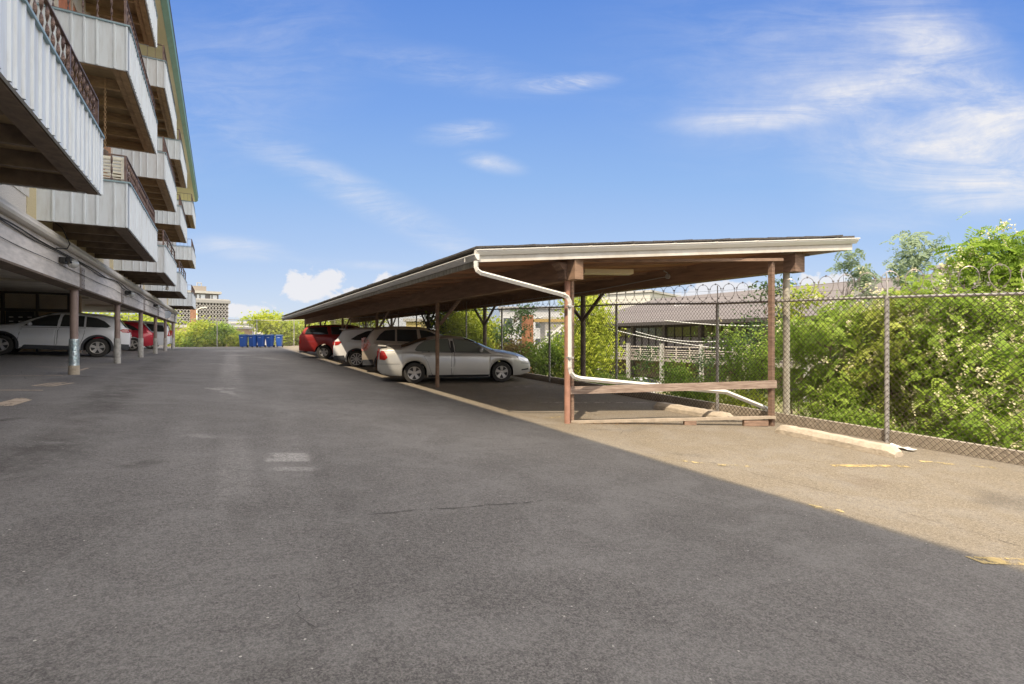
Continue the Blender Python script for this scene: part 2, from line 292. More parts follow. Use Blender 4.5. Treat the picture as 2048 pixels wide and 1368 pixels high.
# ------------------------------------------------------------------ object helpers
def tag(o, label=None, cat=None, group=None, kind=None):
    if label: o['label'] = label
    if cat: o['category'] = cat
    if group: o['group'] = group
    if kind: o['kind'] = kind
    return o
def empty(name, loc, label, cat, group=None, rz=0):
    o = bpy.data.objects.new(name, None); COL.objects.link(o); o.location = loc; o.rotation_euler = (0, 0, rz); o.empty_display_size = .2
    bpy.context.view_layer.update() if False else None
    return tag(o, label, cat, group)
class MB:
    def __init__(s): s.v = []; s.f = []; s.s = []
    def add(s, vs, fs, smooth=False):
        b = len(s.v); s.v += [tuple(x) for x in vs]; s.f += [tuple(b + i for i in q) for q in fs]; s.s += [smooth] * len(fs); return s
    def box(s, x0, x1, y0, y1, z0, z1, M=None):
        vs = [Vector((x, y, z)) for z in (z0, z1) for y in (y0, y1) for x in (x0, x1)]
        if M: vs = [M @ v for v in vs]
        return s.add(vs, [(0, 2, 3, 1), (4, 5, 7, 6), (0, 1, 5, 4), (2, 6, 7, 3), (0, 4, 6, 2), (1, 3, 7, 5)])
    def hexa(s, c):   # 8 corners: bottom 4 (ccw), top 4
        return s.add(c, [(3, 2, 1, 0), (4, 5, 6, 7), (0, 1, 5, 4), (1, 2, 6, 5), (2, 3, 7, 6), (3, 0, 4, 7)])
    def bar(s, a, b, w, h, up=(0, 0, 1)):
        a = Vector(a); b = Vector(b); d = (b - a).normalized(); u = Vector(up)
        if abs(d.dot(u)) > .98: u = Vector((1, 0, 0))
        sx = d.cross(u).normalized() * w / 2; uz = sx.cross(d).normalized() * h / 2
        return s.hexa([a - sx - uz, a + sx - uz, b + sx - uz, b - sx - uz, a - sx + uz, a + sx + uz, b + sx + uz, b - sx + uz])
    def tube(s, pts, r, n=8, cap=True):
        pts = [Vector(p) for p in pts]; m = len(pts); rs = r if isinstance(r, (list, tuple)) else [r] * m
        vs = []; prev = None
        for i, p in enumerate(pts):
            d = (pts[min(i + 1, m - 1)] - pts[max(i - 1, 0)]).normalized()
            if prev is None:
                a = Vector((0, 0, 1)) if abs(d.z) < .9 else Vector((1, 0, 0)); nx = d.cross(a).normalized()
            else: nx = (prev - d * prev.dot(d)).normalized()
            ny = d.cross(nx); prev = nx
            for k in range(n):
                t = 2 * math.pi * k / n; vs.append(p + (nx * math.cos(t) + ny * math.sin(t)) * rs[i])
        fs = [(i * n + k, i * n + (k + 1) % n, (i + 1) * n + (k + 1) % n, (i + 1) * n + k) for i in range(m - 1) for k in range(n)]
        s.add(vs, fs, True)
        if cap: s.add(vs[:n], [tuple(range(n))[::-1]]); s.add(vs[-n:], [tuple(range(n))])
        return s
    def cyl(s, x, y, z0, z1, r, n=16): return s.tube([(x, y, z0), (x, y, z1)], r, n)
    def lathe(s, prof, c, axis='y', n=24, smooth=True):   # prof: (axial, radius)
        vs = []
        for a, r in prof:
            for k in range(n):
                t = 2 * math.pi * k / n
                p = (r * math.cos(t), a, r * math.sin(t)) if axis == 'y' else (r * math.cos(t), r * math.sin(t), a)
                vs.append(Vector(p) + Vector(c))
        m = len(prof)
        return s.add(vs, [(i * n + k, i * n + (k + 1) % n, (i + 1) * n + (k + 1) % n, (i + 1) * n + k) for i in range(m - 1) for k in range(n)], smooth)
    def build(s, name, m, parent=None, world=None, label=None, cat=None, group=None, kind=None, bevel=0, sharp=35):
        me = bpy.data.meshes.new(name); me.from_pydata(s.v, [], s.f)
        me.polygons.foreach_set('use_smooth', s.s); me.materials.append(m); me.update()
        if any(s.s): me.set_sharp_from_angle(angle=R(sharp))
        o = bpy.data.objects.new(name, me); COL.objects.link(o)
        if parent:
            o.parent = parent
            if world is None or world:
                p = parent; off = Vector((0, 0, 0))
                while p: off += p.location; p = p.parent
                for vt in me.vertices: vt.co -= off
        if bevel:
            bm_ = o.modifiers.new('bevel', 'BEVEL'); bm_.width = bevel; bm_.segments = 2; bm_.limit_method = 'ANGLE'
        return tag(o, label, cat, group, kind)
def copy_tree(o, parent=None):
    c = o.copy(); COL.objects.link(c)
    if parent: c.parent = parent
    for ch in list(o.children): copy_tree(ch, c)
    return c
# ================================================================== SETTING
def axis_vals(segs):
    r = []
    for a, b, n in segs: r += list(np.linspace(a, b, n, endpoint=False))
    return r + [segs[-1][1]]
def grid_obj(name, xs, ys, fn, m, kind='structure', skirt=0):
    vs = [(x, y, fn(x, y)) for y in ys for x in xs]; nx = len(xs); ny = len(ys)
    fs = [(j * nx + i, j * nx + i + 1, (j + 1) * nx + i + 1, (j + 1) * nx + i) for j in range(ny - 1) for i in range(nx - 1)]
    b = MB(); b.add(vs, fs, True)
    if skirt:
        ring = [(i, 0) for i in range(nx)] + [(nx - 1, j) for j in range(1, ny)] + [(i, ny - 1) for i in range(nx - 2, -1, -1)] + [(0, j) for j in range(ny - 2, 0, -1)]
        top = [vs[j * nx + i] for i, j in ring]; bot = [(p[0], p[1], p[2] - skirt) for p in top]; k = len(top)
        b.add(top + bot, [(q, k + q, k + (q + 1) % k, (q + 1) % k) for q in range(k)])
    return tag(b.build(name, m), kind=kind)
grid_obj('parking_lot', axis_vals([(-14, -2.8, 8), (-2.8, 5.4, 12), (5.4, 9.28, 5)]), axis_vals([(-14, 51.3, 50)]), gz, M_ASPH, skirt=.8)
def terrain(x, y):
    ins = gz(clampf(x, -14, 9.2), y) - .06
    if x > 9.2: t = clampf((x - 9.3) / 6.5, 0, 1); z = ins + .03 - (t * t * (3 - 2 * t)) * 3.0
    elif y > 51: z = ins
    else: z = ins - .25
    if y > 51.2: t = clampf((y - 51.5) / 14, 0, 1); z = min(z, -.9) - t * 2.8 + (max(0, x - 9.2) * 0)
    if x < -14: z = -.9
    return max(z, -4.6)
grid_obj('ground', axis_vals([(-900, -60, 6), (-60, -14, 6), (-14, 9.2, 6), (9.2, 17, 16), (17, 60, 10), (60, 900, 6)]),
         axis_vals([(-400, -14, 8), (-14, 51, 16), (51, 67, 12), (67, 200, 8), (200, 1200, 6)]), terrain, M_FOLDG)
# lower yard beside the warehouse
b = MB(); b.add([(17.5, -30, -4.56), (60, -30, -4.56), (60, 75, -4.56), (17.5, 75, -4.56)], [(0, 1, 2, 3)])
b.build('lower_yard', mat('yard_asphalt', (.20, .19, .17), .95, var=.3, scale=.5), kind='structure')
# long cracks and a saw-cut that show as dark lines
M_CRACK = mat('crack_filler', (.105, .095, .085), .9, var=.4, scale=12)
ck_ = MB()
for pts_, wd_ in (([(735, 1030), (800, 1024), (880, 1018), (960, 1012), (1020, 1008), (1085, 1002)], .020), ([(596, 1170), (600, 1200), (590, 1232), (630, 1255), (640, 1275)], .004),
                  ([(1420, 925), (1620, 975), (1760, 1012), (1900, 1052), (2060, 1098)], .008)):
    for (xa, ya), (xb, yb) in zip(pts_[:-1], pts_[1:]):
        A_, B_ = pg(xa, ya), pg(xb, yb); n_ = max(3, int((B_ - A_).length / .12)); d_ = (B_ - A_).normalized(); s_ = Vector((-d_.y, d_.x, 0)).normalized(); vs = []; rr_ = random.Random(int(xa * 7 + ya))
        for i in range(n_ + 1):
            c_ = A_.lerp(B_, i / n_) + s_ * (rr_.uniform(-.018, .018) if 0 < i < n_ else 0); hw = wd_ * rr_.uniform(.25, .6)
            for k in (-1, 1): e_ = c_ + s_ * k * hw; vs.append((e_.x, e_.y, gz(e_.x, e_.y) + .004))
        ck_.add(vs, [(2 * i, 2 * i + 1, 2 * i + 3, 2 * i + 2) for i in range(n_)])
worn_later = ck_
# painted markings: yellow and white stall lines, worn numbers
M_YEL = mat('worn_yellow_paint', (.60, .47, .22), .7, var=.4, scale=9)
M_PAINT = mat('worn_white_paint', (.55, .47, .38), .7, var=.4, scale=9)
def worn(m, thr):
    """breaks a paint material up with holes so the asphalt shows through"""
    t = m.node_tree; n = t.nodes; l = t.links; b_ = n['Principled BSDF']
    tcn = n.new('ShaderNodeTexCoord'); no = n.new('ShaderNodeTexNoise'); no.inputs['Scale'].default_value = 7; no.inputs['Detail'].default_value = 8; no.inputs['Roughness'].default_value = .75
    l.new(tcn.outputs['Object'], no.inputs['Vector'])
    mr_ = n.new('ShaderNodeMapRange'); l.new(no.outputs['Fac'], mr_.inputs[0]); mr_.inputs[1].default_value = thr - .03; mr_.inputs[2].default_value = thr + .05; mr_.inputs[4].default_value = .85
    l.new(mr_.outputs[0], b_.inputs['Alpha'])
worn(M_CRACK, .48); worn_later.build('crack', M_CRACK, kind='structure')
worn(M_YEL, .53); worn(M_PAINT, .47)
M_PAINT2 = mat('fresh_pale_paint', (.58, .46, .34), .7, var=.3, scale=9); worn(M_PAINT2, .38)
def stripe(b, p, q, wd):
    p = Vector(p); q = Vector(q); n = max(2, int((q - p).length / .4)); d = (q - p).normalized(); s = Vector((-d.y, d.x, 0)).normalized() * wd / 2
    vs = []
    for i in range(n + 1):
        c = p.lerp(q, i / n)
        for k in (-1, 1):
            e = c + s * k; vs.append((e.x, e.y, gz(e.x, e.y) + .005))
    b.add(vs, [(2 * i, 2 * i + 1, 2 * i + 3, 2 * i + 2) for i in range(n)])
by, bw, bp, by2 = MB(), MB(), MB(), MB()
stripe(by2, pg(1665, 932), pg(1815, 933), .11)
stripe(by, pg(1330, 918), pg(1500, 934), .10); stripe(by, pg(1840, 923), pg(1990, 936), .10)
stripe(by2, pg(1948, 1121), pg(2120, 1127), .13); stripe(by, pg(1620, 1012), pg(1685, 1022), .14)
stripe(by, pg(1085, 836), pg(1122, 834), .12)
for k, yy in enumerate((805, 774)):
    stripe(bw, pg(1000 + 80 * (1 - k), yy), pg(1300 - 60 * k, yy + 1), .10)
stripe(bp, pg(-260, 784), pg(86, 781), .10); stripe(bp, pg(-200, 753.5), pg(126, 751.5), .10)
stripe(bp, pg(70, 734), pg(142, 735), .09); stripe(bp, pg(160, 741), pg(176, 736), .09)
# hand-painted bay numbers, worn past reading
def strokes(b, o, du, dv, segs, wd=.07):
    for (a0, b0, a1, b1) in segs: stripe(b, o + du * a0 + dv * b0, o + du * a1 + dv * b1, wd)
o1 = pg(66, 772); du = (pg(120, 764) - o1) * .5; dv = (pg(104, 773) - o1)
strokes(bp, o1, du, dv, [(0, 0, 1.3, 0), (1.3, 0, 1.8, .5), (0, .1, 0, .9), (0, .9, 1.7, 1), (.2, .45, 1.4, .5)])
o2 = pg(-16, 812); du = (pg(40, 797) - o2); dv = (pg(18, 812) - o2)
strokes(bp, o2, du, dv, [(0, 0, 1, 0), (0, .35, 1, .3), (.1, .7, .9, .62), (0, 1, .8, .95), (1, 0, 1, .3), (0, .7, 0, 1)])
M_YEL2 = mat('bright_yellow_paint', (.62, .46, .19), .7, var=.4, scale=9); worn(M_YEL2, .46); by2.build('yellow_line_paint', M_YEL2, kind='structure')
by.build('yellow_stall_paint', M_YEL, kind='structure'); bw.build('white_stall_paint', M_PAINT, kind='structure'); bp.build('pale_stall_paint', M_PAINT2, kind='structure')
# concrete kerb under the fence
b = MB(); us = list(np.linspace(-12, 50.5, 60))
for i in range(len(us) - 1):
    u0, u1 = us[i], us[i + 1]; z0, z1 = gz(9.1, u0), gz(9.1, u1); h = .17
    b.hexa([(9.14, u0, z0 - .3), (9.36, u0, z0 - .3), (9.36, u1, z1 - .3), (9.14, u1, z1 - .3), (9.14, u0, z0 + h), (9.36, u0, z0 + h - .02), (9.36, u1, z1 + h - .02), (9.14, u1, z1 + h)])
b.build('kerb', M_CONC, kind='structure')
# ================================================================== APARTMENT BUILDING
WV, FV = -2.83, -1.50           # wall plane, balcony front plane
U0, U1 = -11.0, 45.3
H1, H2, H3 = 2.108, 5.09, 8.02
bld = empty('apartment_building', (-6, 15, gz(-6, 15)), 'long apartment building with ribbed metal balconies standing over an open parking garage', 'building')
b = MB(); b.box(-14, WV, U0, U1, 1.95, 10.9); b.build('wall', M_STUCCO, bld)
# stucco fields behind first-floor balconies, yellow reflected light put into the colour
b = MB()
for (a, c) in ((2.0, 10.3), (11.6, 18.2), (19.2, 25.4), (27.0, 33.0), (38.6, 44.4)): b = MB(); b.box(WV - .01, WV + .012, a, c, 1.97, 2.75); b.build('bounce_tint_band', M_STUCY, bld)
b = MB(); b.box(-14, WV, U0, U1, 1.82, 1.93); b.build('garage_ceiling', mat('garage_ceiling_paint', (.80, .74, .64), .85, var=.3, scale=.8, stretch=(1, 3, 1)), bld)
b = MB(); b.box(-2.93, -2.70, U0, U1 - .3, 1.13, 1.74)
bm_main = b.build('beam', M_BEAMP, bld)
b = MB(); b.box(-2.98, -2.66, U0, U1 - .3, 1.10, 1.135); b.build('beam_soffit', M_DBROWN, bld)
# plates where beam lengths meet over a column
cu = [14.74 + 5.585 * k for k in range(-4, 6)]
for u in cu:
    b = MB(); b.box(-2.697, -2.685, u + .05, u + .40, 1.15, 1.60); b.box(-2.6975, -2.692, u - .03, u + .0, 1.12, 1.72)
    for k in range(4):
        for j in (0, 1): b.box(-2.685, -2.672, u + .12 + .18 * j, u + .145 + .18 * j, 1.2 + .11 * k, 1.225 + .11 * k)
    b.build('splice_plate', mat('beam_plate', (.36, .31, .28), .6, var=.3), bld)
b = MB(); b.tube([(-2.66, U0, 1.86), (-2.66, U1, 1.86)], .075, 10); b.box(-2.82, -2.60, U0, U1, 1.90, 1.945)
b.build('gutter', M_GUTT, bld)
b = MB(); b.box(-2.83, -2.70, U0, U1, 1.745, 1.80); b.build('ledger', M_BEAMP, bld)
# columns: painted pipe with a concrete or taped sleeve
for k, u in enumerate(cu):
    if u < -6: continue
    g = gz(-2.8, u); b = MB(); b.cyl(-2.8, u, g + .78, 1.13, .075, 20); b.box(-2.9, -2.7, u - .14, u + .14, 1.08, 1.13)
    c = b.build('column', M_POSTB, bld)
    b = MB(); b.tube([(-2.8, u, g - .02), (-2.8, u, g + .55), (-2.8, u, g + .79)], [.098, .092, .092], 20)
    b.build('sleeve', M_FOIL if k == 4 else M_CONCG, c)
    if k == 4:
        b = MB(); b.tube([(-2.8, u, g - .01), (-2.8, u, g + .20)], .101, 20); b.build('footing_collar', M_CONC, c)
# loose cables and conduit pinned along the beam
for (h0, sag, r, ph) in ((1.69, .035, .012, 0), (1.655, .06, .010, 1.3), (1.43, .012, .006, 2.1)):
    b = MB(); pts = []
    u = U0
    while u < U1 - 1:
        pts.append((-2.675 + .01 * math.sin(u * 2 + ph), u, h0 + sag * math.sin(u * 1.35 + ph) * (.6 + .4 * math.sin(u * .37)) + (.0 if h0 > 1.5 else -.0))); u += .35
    b.tube(pts, r, 5); b.build('cable', M_BLACK, bld)
p = pv(103, 438, -2.75); q = pv(100, 488, -2.67)
b = MB(); b.tube([(WV + .03, p.y, p.z + .02), (-2.60, p.y + .03, p.z - .15), (-2.55, p.y + .35, 1.86), (-2.58, p.y + .3, 1.76), (-2.66, p.y - .1, 1.70)], .011, 6); b.build('cable', M_BLACK, bld)
# flood lights under the cables
for (x, y) in ((126, 523), (253, 587), (309, 612), (-190, 370)):
    p = pv(x, y, -2.66); b = MB(); b.box(-2.69, -2.60, p.y - .16, p.y + .12, p.z - .04, p.z + .07); b.box(-2.60, -2.52, p.y - .13, p.y - .02, p.z - .0, p.z + .08)
    fl = b.build('flood_light', M_BLACK, bld, bevel=.01)
    b = MB(); b.lathe([(p.y + .10, .02), (p.y + .16, .075), (p.y + .28, .095), (p.y + .285, .0)], (-2.56, 0, p.z), 'y', 16); b.build('lens', glassmat('lamp_lens', (.55, .55, .52), .15), fl)
# gooseneck lamp over the gutter
p = pv(281, 572, -2.62); b = MB()
b.tube([(p.x, p.y, 1.82), (p.x, p.y, 2.02), (p.x + .03, p.y, 2.10), (p.x + .14, p.y, 2.13), (p.x + .80, p.y, 2.12), (p.x + .86, p.y, 2.05)], .018, 8)
gl = b.build('lamp_arm', M_GUTT, bld)
b = MB(); b.lathe([(-.12, .07), (-.04, .05), (.04, .03)], (p.x + .86, p.y, 2.03), 'z', 14); b.build('lamp_head', M_WHITEG, gl)
# round mirror on the beam
p = pv(333, 630, -2.62); b = MB(); b.lathe([(-.03, .0), (-.03, .21), (0, .22), (.04, .2), (.05, .0)], (p.x, p.y, p.z + .02), 'y', 24)
mr_o = b.build('mirror', mat('mirror_glass', (.55, .60, .65), .15, metal=.6), bld)
# garage inside: back wall, lobby screen, ceiling strip lights
b = MB(); b.box(-14, -9.2, 27.6, 27.8, gz(-9, 27), 1.82); b.box(-13.9, -13.7, -11, 27.6, gz(-9, 10), 1.82); b.box(-14, -13.6, 27.8, U1, gz(-9, 30), gz(-9, 30) + 1.0)
b.build('garage_wall', mat('peach_wall', (.82, .64, .45), .85, var=.15, scale=2), bld)
lob = MB(); ly = 25.8; g = gz(-6, ly)
for x0, x1 in ((-9.2, -9.1), (-7.0, -6.90), (-6.02, -5.94), (-5.10, -5.0), (-8.1, -8.0)): lob.box(x0, x1, ly - .05, ly + .05, g, 1.76)
for z0, z1 in ((1.68, 1.76), (1.02, 1.13), (g, g + .12)): lob.box(-9.2, -5.0, ly - .045, ly + .045, z0, z1)
lf = lob.build('lobby_frame', mat('dark_bronze_frame', (.03, .022, .018), .5), bld)
b = MB(); b.box(-9.15, -5.05, ly + 2.0, ly + 2.1, g, 1.8); b.build('lobby_wall', mat('peach_wall', (.6, .4, .3)), lf)
b = MB(); b.box(-9.15, -5.05, ly - .01, ly + .01, 1.12, 1.7); b.build('lobby_glass', glassmat('clear_lobby_glass', (.3, .3, .28), .05, .25), lf)
b = MB(); b.box(-6.9, -6.1, ly + .1, ly + .3, g + .5, 1.02); mbx = b.build('mail_box_bank', mat('mail_box_black', (.03, .03, .03), .5), lf)
b = MB()
for i in range(3):
    for j in range(6): b.box(-6.8 + .26 * i, -6.68 + .26 * i, ly + .09, ly + .1, g + .6 + .16 * j, g + .64 + .16 * j)
b.build('name_plate', M_WHITE, mbx)
for (x, u) in ((-5.2, 8), (-5.2, 16), (-5.2, 21), (-5.6, 29), (-5.6, 35), (-5.6, 41), (-9.5, 12), (-9.5, 20)):
    b = MB(); b.box(x - .6, x + .6, u - .08, u + .08, 1.74, 1.82); b.build('ceiling_light', mat('dusty_white', (.55, .50, .42), .6), bld, bevel=.02)
# eaves
ev0, ev1, eh = -1.62, -1.43, 10.78
b = MB(); b.box(-14, ev0, U0, 47.3, eh - .02, eh + .05); b.build('soffit', M_CREAM, bld)
b = MB(); b.hexa([(ev0, U0, eh - .03), (ev1 - .02, U0, eh + .10), (ev1 - .02, 47.5, eh + .10), (ev0, 47.5, eh - .03), (ev0, U0, eh + .35), (ev1, U0, eh + .30), (ev1, 47.5, eh + .30), (ev0, 47.5, eh + .35)])
b.box(-14, ev0, 47.3, 47.5, eh, eh + .3)
b.build('fascia', M_GREEN, bld)
b = MB(); b.hexa([(-14.5, U0, eh + .06), (ev0, U0, eh + .06), (ev0, 47.4, eh + .06), (-14.5, 47.4, eh + .06), (-14.5, U0, eh + 1.2), (ev1 + .02, U0, eh + .37), (ev1 + .02, 47.5, eh + .37), (-14.5, 47.5, eh + 1.2)])
b.build('roof', M_SHING, bld)
for k in range(-3, 15):
    b = MB(); u = 1.6 + 3.05 * k
    b.box(WV + .0, ev0, u, u + .09, eh - .16, eh - .021) if k == 99 else None
# ---- balconies
BD = FV - WV; BL = 5.05; PH = .84
def ribbed(b, p0, dirv, L, z0, z1, nrm, pitch, lap=.0):
    """vertical sheet siding: flat pans with narrow raised seams, one continuous strip with its own thickness"""
    p0 = Vector(p0); d = Vector(dirv); nn = Vector(nrm); prof = [(0, 0)]; x = 0; rnd = random.Random(int(L * 100) + int(pitch * 1000))
    while x < L - .02:
        st = pitch * rnd.choice((.7, 1.0, 1.15)); x2 = min(x + st, L)
        if x2 - x > .06: prof += [(x2 - .045, 0), (x2 - .037, .022), (x2 - .012, .022), (x2 - .004, 0)]
        x = x2
    prof.append((L, 0)); vs = []
    for (a, o) in prof:
        q = p0 + d * a + nn * o; vs += [(q.x, q.y, z0), (q.x, q.y, z1)]
    m = len(prof); fs = [(2 * i, 2 * i + 2, 2 * i + 3, 2 * i + 1) for i in range(m - 1)]
    b.add(vs, fs)
    vi = []
    for a in (0, L):
        q = p0 + d * a - nn * .03; vi += [(q.x, q.y, z0), (q.x, q.y, z1)]
    b.add(vi, [(0, 1, 3, 2)])
    e0 = p0; e1 = p0 + d * L; i0 = p0 - nn * .03; i1 = e1 - nn * .03
    b.add([(e0.x, e0.y, z0), (e1.x, e1.y, z0), (i1.x, i1.y, z0), (i0.x, i0.y, z0), (e0.x, e0.y, z1), (e1.x, e1.y, z1), (i1.x, i1.y, z1), (i0.x, i0.y, z1)], [(0, 1, 2, 3), (7, 6, 5, 4), (0, 3, 7, 4), (1, 5, 6, 2)])
def twisted(b, x, y, z0, z1, wd=.036, tn=2.6):
    n = 12; vs = []
    for i in range(n + 1):
        t = i / n; a = t * math.pi * tn; z = z0 + (z1 - z0) * t; c, s_ = math.cos(a) * wd / 2, math.sin(a) * wd / 2
        e, g_ = -math.sin(a) * .004, math.cos(a) * .004
        vs += [(x + c + e, y + s_ + g_, z), (x - c + e, y - s_ + g_, z), (x - c - e, y - s_ - g_, z), (x + c - e, y + s_ - g_, z)]
    b.add(vs, [(4 * i + k, 4 * i + (k + 1) % 4, 4 * i + 4 + (k + 1) % 4, 4 * i + 4 + k) for i in range(n) for k in range(4)])
def railing(kind, L, ht=.53):
    b = MB(); z0 = PH + .05; z1 = PH + ht; x = BD - .05
    for (px_, py_) in ((x, .05), (x, L - .05), (x, L * .33), (x, L * .67)):
        b.box(px_ - .02, px_ + .02, py_ - .02, py_ + .02, PH - .02, z1)
    for (a, c) in (((.02, .05), (x, .05)), ((x, .05), (x, L - .05)), ((.02, L - .05), (x, L - .05))):
        b.bar((*a, z1), (*c, z1), .045, .018); b.bar((*a, z0 + .02), (*c, z0 + .02), .025, .012)
        d = Vector((c[0] - a[0], c[1] - a[1])); ln = d.length
        if kind == 'bars':
            for k in (1, 2, 3): b.bar((*a, z0 + (z1 - z0) * k / 4), (*c, z0 + (z1 - z0) * k / 4), .012, .014)
        else:
            m = max(2, int(ln / .20))
            for i in range(1, m):
                q = Vector(a) + d * i / m
                if kind == 'twisted': twisted(b, q.x, q.y, z0, z1)
                else: b.box(q.x - .006, q.x + .006, q.y - .006, q.y + .006, z0, z1)
    return b
def make_balcony(L, rk, warm):
    bb = MB(); bb.box(0, BD - .04, .04, L - .04, .20, .235)
    root = bb.build('balcony', M_DECKU)
    b = MB(); ribbed(b, (BD, 0, 0), (0, 1, 0), L, 0, PH, (1, 0, 0), .21); ribbed(b, (0, 0, 0), (1, 0, 0), BD, 0, PH, (0, -1, 0), .26); ribbed(b, (0, L, 0), (1, 0, 0), BD, 0, PH, (0, 1, 0), .26)
    s = b.build('siding_panel', M_SIDING, root, world=False)
    b = MB(); b.box(-.0, BD + .03, -.035, .02, PH, PH + .03); b.box(BD - .04, BD + .035, .02, L - .02, PH, PH + .03); b.box(0, BD + .03, L - .02, L + .035, PH, PH + .03); b.build('cap_trim', M_TRIMB, s, world=False)
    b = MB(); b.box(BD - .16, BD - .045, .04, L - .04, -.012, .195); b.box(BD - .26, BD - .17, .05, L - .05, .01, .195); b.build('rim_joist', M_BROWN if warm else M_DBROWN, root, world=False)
    nj = 6
    for k in range(nj):
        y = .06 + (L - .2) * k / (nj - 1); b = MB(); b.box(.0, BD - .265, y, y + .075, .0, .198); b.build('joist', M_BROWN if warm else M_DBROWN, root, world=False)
    rb = railing(rk, L); rb.build('railing', M_RAIL, root, world=False)
    return root
protos = {}
def put_balcony(u, h, L, rk, warm):
    key = (L, rk, warm)
    if key not in protos: o = protos[key] = make_balcony(L, rk, warm)
    else: o = copy_tree(protos[key])
    o.parent = bld; o.location = Vector((WV, u, h)) - bld.location
    return o
UB = [(-3.1, BL), (4.5, BL), (12.1, BL), (19.75, 4.9), (27.35, 5.0), (39.2, 4.8)]
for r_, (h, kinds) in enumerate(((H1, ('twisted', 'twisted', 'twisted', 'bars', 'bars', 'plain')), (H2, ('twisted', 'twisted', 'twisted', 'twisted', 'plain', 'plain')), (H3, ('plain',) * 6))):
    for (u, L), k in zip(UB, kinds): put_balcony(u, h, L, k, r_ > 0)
# sliding doors on the wall behind each balcony
M_DFR = mat('door_frame', (.55, .50, .42), .5); M_DGL = glassmat('door_glass', (.10, .08, .06), .08); M_CURT = mat('curtain', (.55, .20, .10), .9, var=.3)
for r_, h in enumerate((H1, H2, H3)):
    for i, (u, L) in enumerate(UB):
        b = MB(); y0, y1, z0, z1 = u + 1.2, u + 3.6, h + .24, h + 2.3
        for a in (y0, (y0 + y1) / 2 - .03, y1 - .07): b.box(WV, WV + .05, a, a + .07, z0, z1)
        b.box(WV, WV + .05, y0, y1, z1, z1 + .08); b.box(WV, WV + .05, y0, y1, z0 - .0, z0 + .0601)
        d = b.build('sliding_door', M_DFR, bld)
        b = MB(); b.box(WV + .002, WV + .02, y0 + .07, y1 - .07, z0 + .07, z1); b.build('door_glass', M_CURT if (r_ == 1 and i == 2) else M_DGL, d)
        b = MB(); b.box(WV, WV + .015, u + 3.9, u + 7.2, h + .3, h + 2.7)
        b.build('siding_field', M_WHITEG if i != 2 else mat('rust_siding', (.42, .20, .09), .7, var=.2), bld)
# things on the balconies
lou = empty('louvred_shutter', (-1.72, 12.32, H1 + .24), 'cream louvred shutter standing behind the iron railing at a first floor balcony corner', 'shutter')
b = MB(); y = 12.32; z0 = H1 + PH + .02
b.box(-1.98, -1.94, y, y + .05, H1 + .24, z0 + .52); b.box(-1.64, -1.60, y, y + .05, H1 + .24, z0 + .52); b.box(-1.94, -1.64, y, y + .05, z0 + .47, z0 + .52); b.box(-1.94, -1.64, y, y + .05, H1 + .24, H1 + .4); b.box(-1.80, -1.78, y, y + .05, H1 + .4, z0 + .47)
M_LOUV = mat('cream_plastic', (.88, .84, .70), .5); b.build('frame', M_LOUV, lou)
b = MB(); z = H1 + .45
while z < z0 + .46:
    b.box(-1.94, -1.64, y + .005, y + .04, z, z + .035); z += .062
b.build('louvre_panel', M_LOUV, lou)
p1 = pv(210, 180, -1.95); ch = empty('hanging_chain', (p1.x, p1.y, H2), 'thin rusty chain hanging from a balcony joist with a small dark lantern at its end', 'chain')
b = MB(); z = H2 + .02; k = 0
zend = pv(211, 300, p1.x).z
while z > zend:
    cpt = Vector((p1.x, p1.y, z)); r1 = .018; pts = [cpt + Vector(((math.cos(t) * r1) if k % 2 else 0, 0 if k % 2 else math.cos(t) * r1, math.sin(t) * .03)) for t in np.linspace(0, 2 * math.pi, 9)]
    b.tube(pts, .005, 4, False); z -= .05; k += 1
b.build('chain_links', mat('rusty_chain', (.42, .27, .14), .6, metal=.4), ch)
b = MB(); b.lathe([(zend - .17, .0), (zend - .17, .05), (zend - .04, .055), (zend - .01, .02), (zend, .0)], (p1.x, p1.y, 0), 'z', 10); b.build('lantern', M_DBROWN, ch)
# ================================================================== CARPORT
cpt0 = empty('carport', (7.0, 20, gz(7, 20)), 'long low timber carport with white gutters and a shingled roof over parked cars', 'carport')
NE = lambda v: 7.84 - .461 * (v - 3.82)
FE = lambda v: 38.8 + .62 * (v - 3.82)
hb = lambda v: 1.30 + .0503 * (v - 3.82)
VL, VR = 3.82, 9.98
def slab(b, v0, v1, dn, df, z0, z1):
    b.hexa([(v0, NE(v0) + dn, hb(v0) + z0), (v1, NE(v1) + dn, hb(v1) + z0), (v1, FE(v1) + df, hb(v1) + z0), (v0, FE(v0) + df, hb(v0) + z0),
            (v0, NE(v0) + dn, hb(v0) + z1), (v1, NE(v1) + dn, hb(v1) + z1), (v1, FE(v1) + df, hb(v1) + z1), (v0, FE(v0) + df, hb(v0) + z1)])
b = MB(); slab(b, VL + .03, VR - .02, .05, -.05, .06, .13); b.build('roof_deck', M_DECKW, cpt0)
